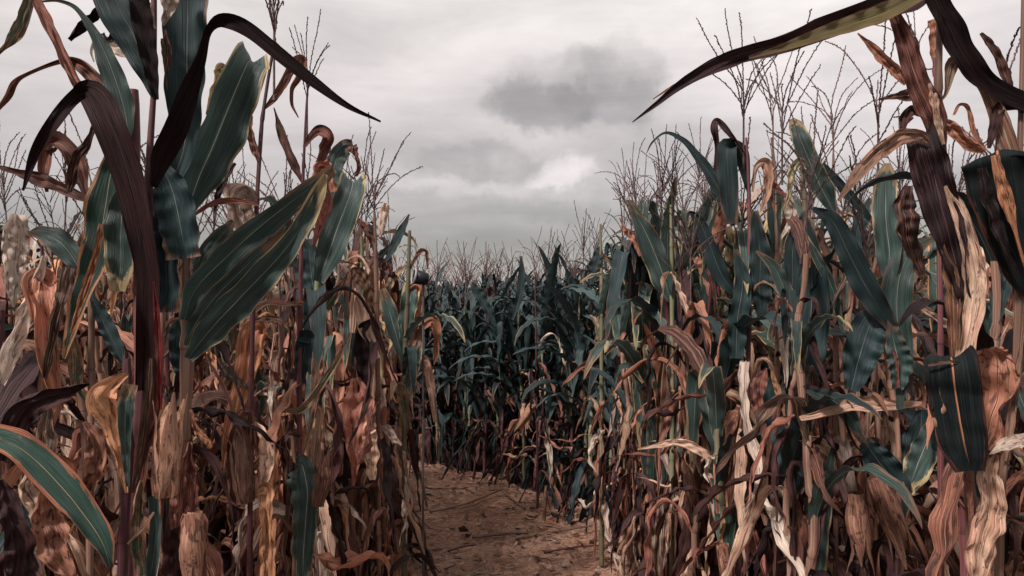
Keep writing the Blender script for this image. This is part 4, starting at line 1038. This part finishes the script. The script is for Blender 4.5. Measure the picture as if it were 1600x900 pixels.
# cut stub
b0 = gpt(850, 812); root = thing('cut_stalk', 'upright cut stalk stub standing at the right side of the path', 'stalk stub', tuple(b0))
g = G(); tube(g, np.array([(0, 0, -.02), (.002, 0, .08), (.006, 0, .10), (.012, 0, .20), (.016, 0, .235)]), [.013, .011, .014, .011, .010], 9); link('stalk', mesh_from('stalk', *g.arrays(), [SM['tan']]), root)
g = G(); rs = np.random.RandomState(4); m = 14; q = np.linspace(0, 1, m)
ribbon(g, np.stack([.016+q*.03, 0*q-.012, .20-q*.15], -1), np.tile((1., 0, 0), (m, 1)), .022*(1-q*.7), rs, 5, .2, 1.2, .1, 3, .3); link('leaf', mesh_from('leaf', *g.arrays(), [LM['tan']]), root)
# leaning cut stalk by the left wall
b1 = gpt(667, 792); b1[2] = 0; root = thing('leaning_stalk', 'broken pale stalk leaning against the left maize wall over the path', 'broken stalk', tuple(b1))
top = at(646, 715, b1[1]-.05)-b1; g = G(); A = np.array([(0, 0, 0.)+top*k for k in np.linspace(0, 1, 8)]); A[:, 0] += .012*np.sin(np.linspace(0, 3, 8)); tube(g, A, np.linspace(.008, .013, 8)*np.array([1, 1, 1.2, 1, 1, 1.2, 1, 1.1]), 8)
link('stalk', mesh_from('stalk', *g.arrays(), [SM['tan']]), root)
g = G(); ribbon(g, A[::-1]*np.array((1, 1, .9))+np.array((.01, -.01, 0)), np.tile((1., 0, .2), (8, 1)), .035*np.linspace(1, .1, 8), rs, 5, .2, 1.0, .1, 3, .3); link('leaf', mesh_from('leaf', *g.arrays(), [LM['pale']]), root)
# clods of earth and a pale husk chip
for (px, py, sz, sd_) in ((724, 830, .028, 3), (731, 838, .016, 8), (925, 850, .020, 5)):
    b = gpt(px, py); rs = np.random.RandomState(sd_); g = G(); n1, n2 = 9, 12
    th = np.linspace(0, PI, n1)[:, None]; ph = np.linspace(0, 2*PI, n2)[None, :]
    f = 1+.28*np.sin(3*ph+rs.uniform(0, 6))*np.sin(th)+.18*np.sin(5*th+2*np.cos(ph)+rs.uniform(0, 6))*np.sin(th)
    V = np.stack([np.sin(th)*np.cos(ph)*f, np.sin(th)*np.sin(ph)*f*.8, (np.cos(th)+.75)*f*.7+0*ph], -1)*sz
    g.add(V.reshape(-1, 3), grid_quads(n1, n2), np.zeros((n1*n2, 2)))
    lab = {3: 'largest dark clod of earth on the middle of the path', 8: 'small clod of earth touching the largest clod', 5: 'lone clod of earth by the right wall foot'}[sd_]
    thing('earth_clod', lab, 'clod', (b[0], b[1], -.004), 'earth clods on the path', mesh_from('earth_clod', *g.arrays(), [M_DARK]))
for (px, py, L_, lab) in ((858, 848, .10, 'pale scrap of husk lying behind the long stalk end'), (880, 886, .08, 'narrow pale husk scrap nearest the camera on the path')):
    b = gpt(px, py); g = G(); rs = np.random.RandomState(px); m = 10; q = np.linspace(-.5, .5, m)
    ribbon(g, np.stack([q*L_, q*0, .006+q*q*.05], -1), np.tile((0., 1., .2), (m, 1)), .045*np.cos(q*2.6), rs, 5, .2, .8, .1, 2, .2)
    thing('husk_scrap', lab, 'husk scrap', (b[0], b[1], 0.0), 'husk scraps on the path', mesh_from('husk_scrap', *g.arrays(), [LM['pale']])).rotation_euler = (0, 0, px % 3-.6)

# ------------------------------------------------------------------ small black pot tipped on a stake in the left wall
M_BLACK = plain_mat('black_plastic', (.006, .007, .010), (.014, .014, .018), 20, .45)
M_RIM = plain_mat('pale_rim', (.22, .21, .22), (.30, .28, .29), 20, .4)
M_WIRE = plain_mat('grey_wire', (.08, .07, .07), (.12, .10, .10), 20, .4)
c0 = at(657, 434, 3.32); root = thing('plastic_pot', 'small black plastic pot with a pale rim tipped over above the left wall', 'pot', (c0[0], c0[1], c0[2]))
def lathe(prof, ns=24):
    g = G(); a = np.linspace(0, 2*PI, ns+1); pr = np.array(prof)
    V = np.stack([pr[:, 0][:, None]*np.cos(a), pr[:, 0][:, None]*np.sin(a), pr[:, 1][:, None]+0*a], -1)
    g.add(V.reshape(-1, 3), grid_quads(len(prof), ns+1), np.zeros((len(prof)*(ns+1), 2))); return g.arrays()
tilt = (0, R(-78), R(20))
link('body', mesh_from('pot_body', *lathe([(.001, -.038), (.030, -.038), (.033, -.034), (.040, .036), (.036, .036), (.028, -.030), (.001, -.030)]), [M_BLACK]), root, (0, 0, 0), tilt)
root.scale = (.85,)*3; link('rim', mesh_from('pot_rim', *lathe([(.0355, .030), (.043, .030), (.044, .040), (.0355, .041), (.0345, .035)]), [M_RIM]), root, (0, 0, 0), tilt)
g = G(); a = np.linspace(0, PI, 14); tube(g, np.stack([.034*np.cos(a)-.012, 0*a, .030+.028*np.sin(a)], -1), np.full(14, .0013), 5); link('handle', mesh_from('pot_handle', *g.arrays(), [M_WIRE]), root)
g = G(); tube(g, np.array([(0.012, .02, -.03), (0.012, .02, -.6), (0.012, .02, -c0[2])]), [.006, .006, .006], 7); link('stake', mesh_from('pot_stake', *g.arrays(), [M_WIRE]), root)
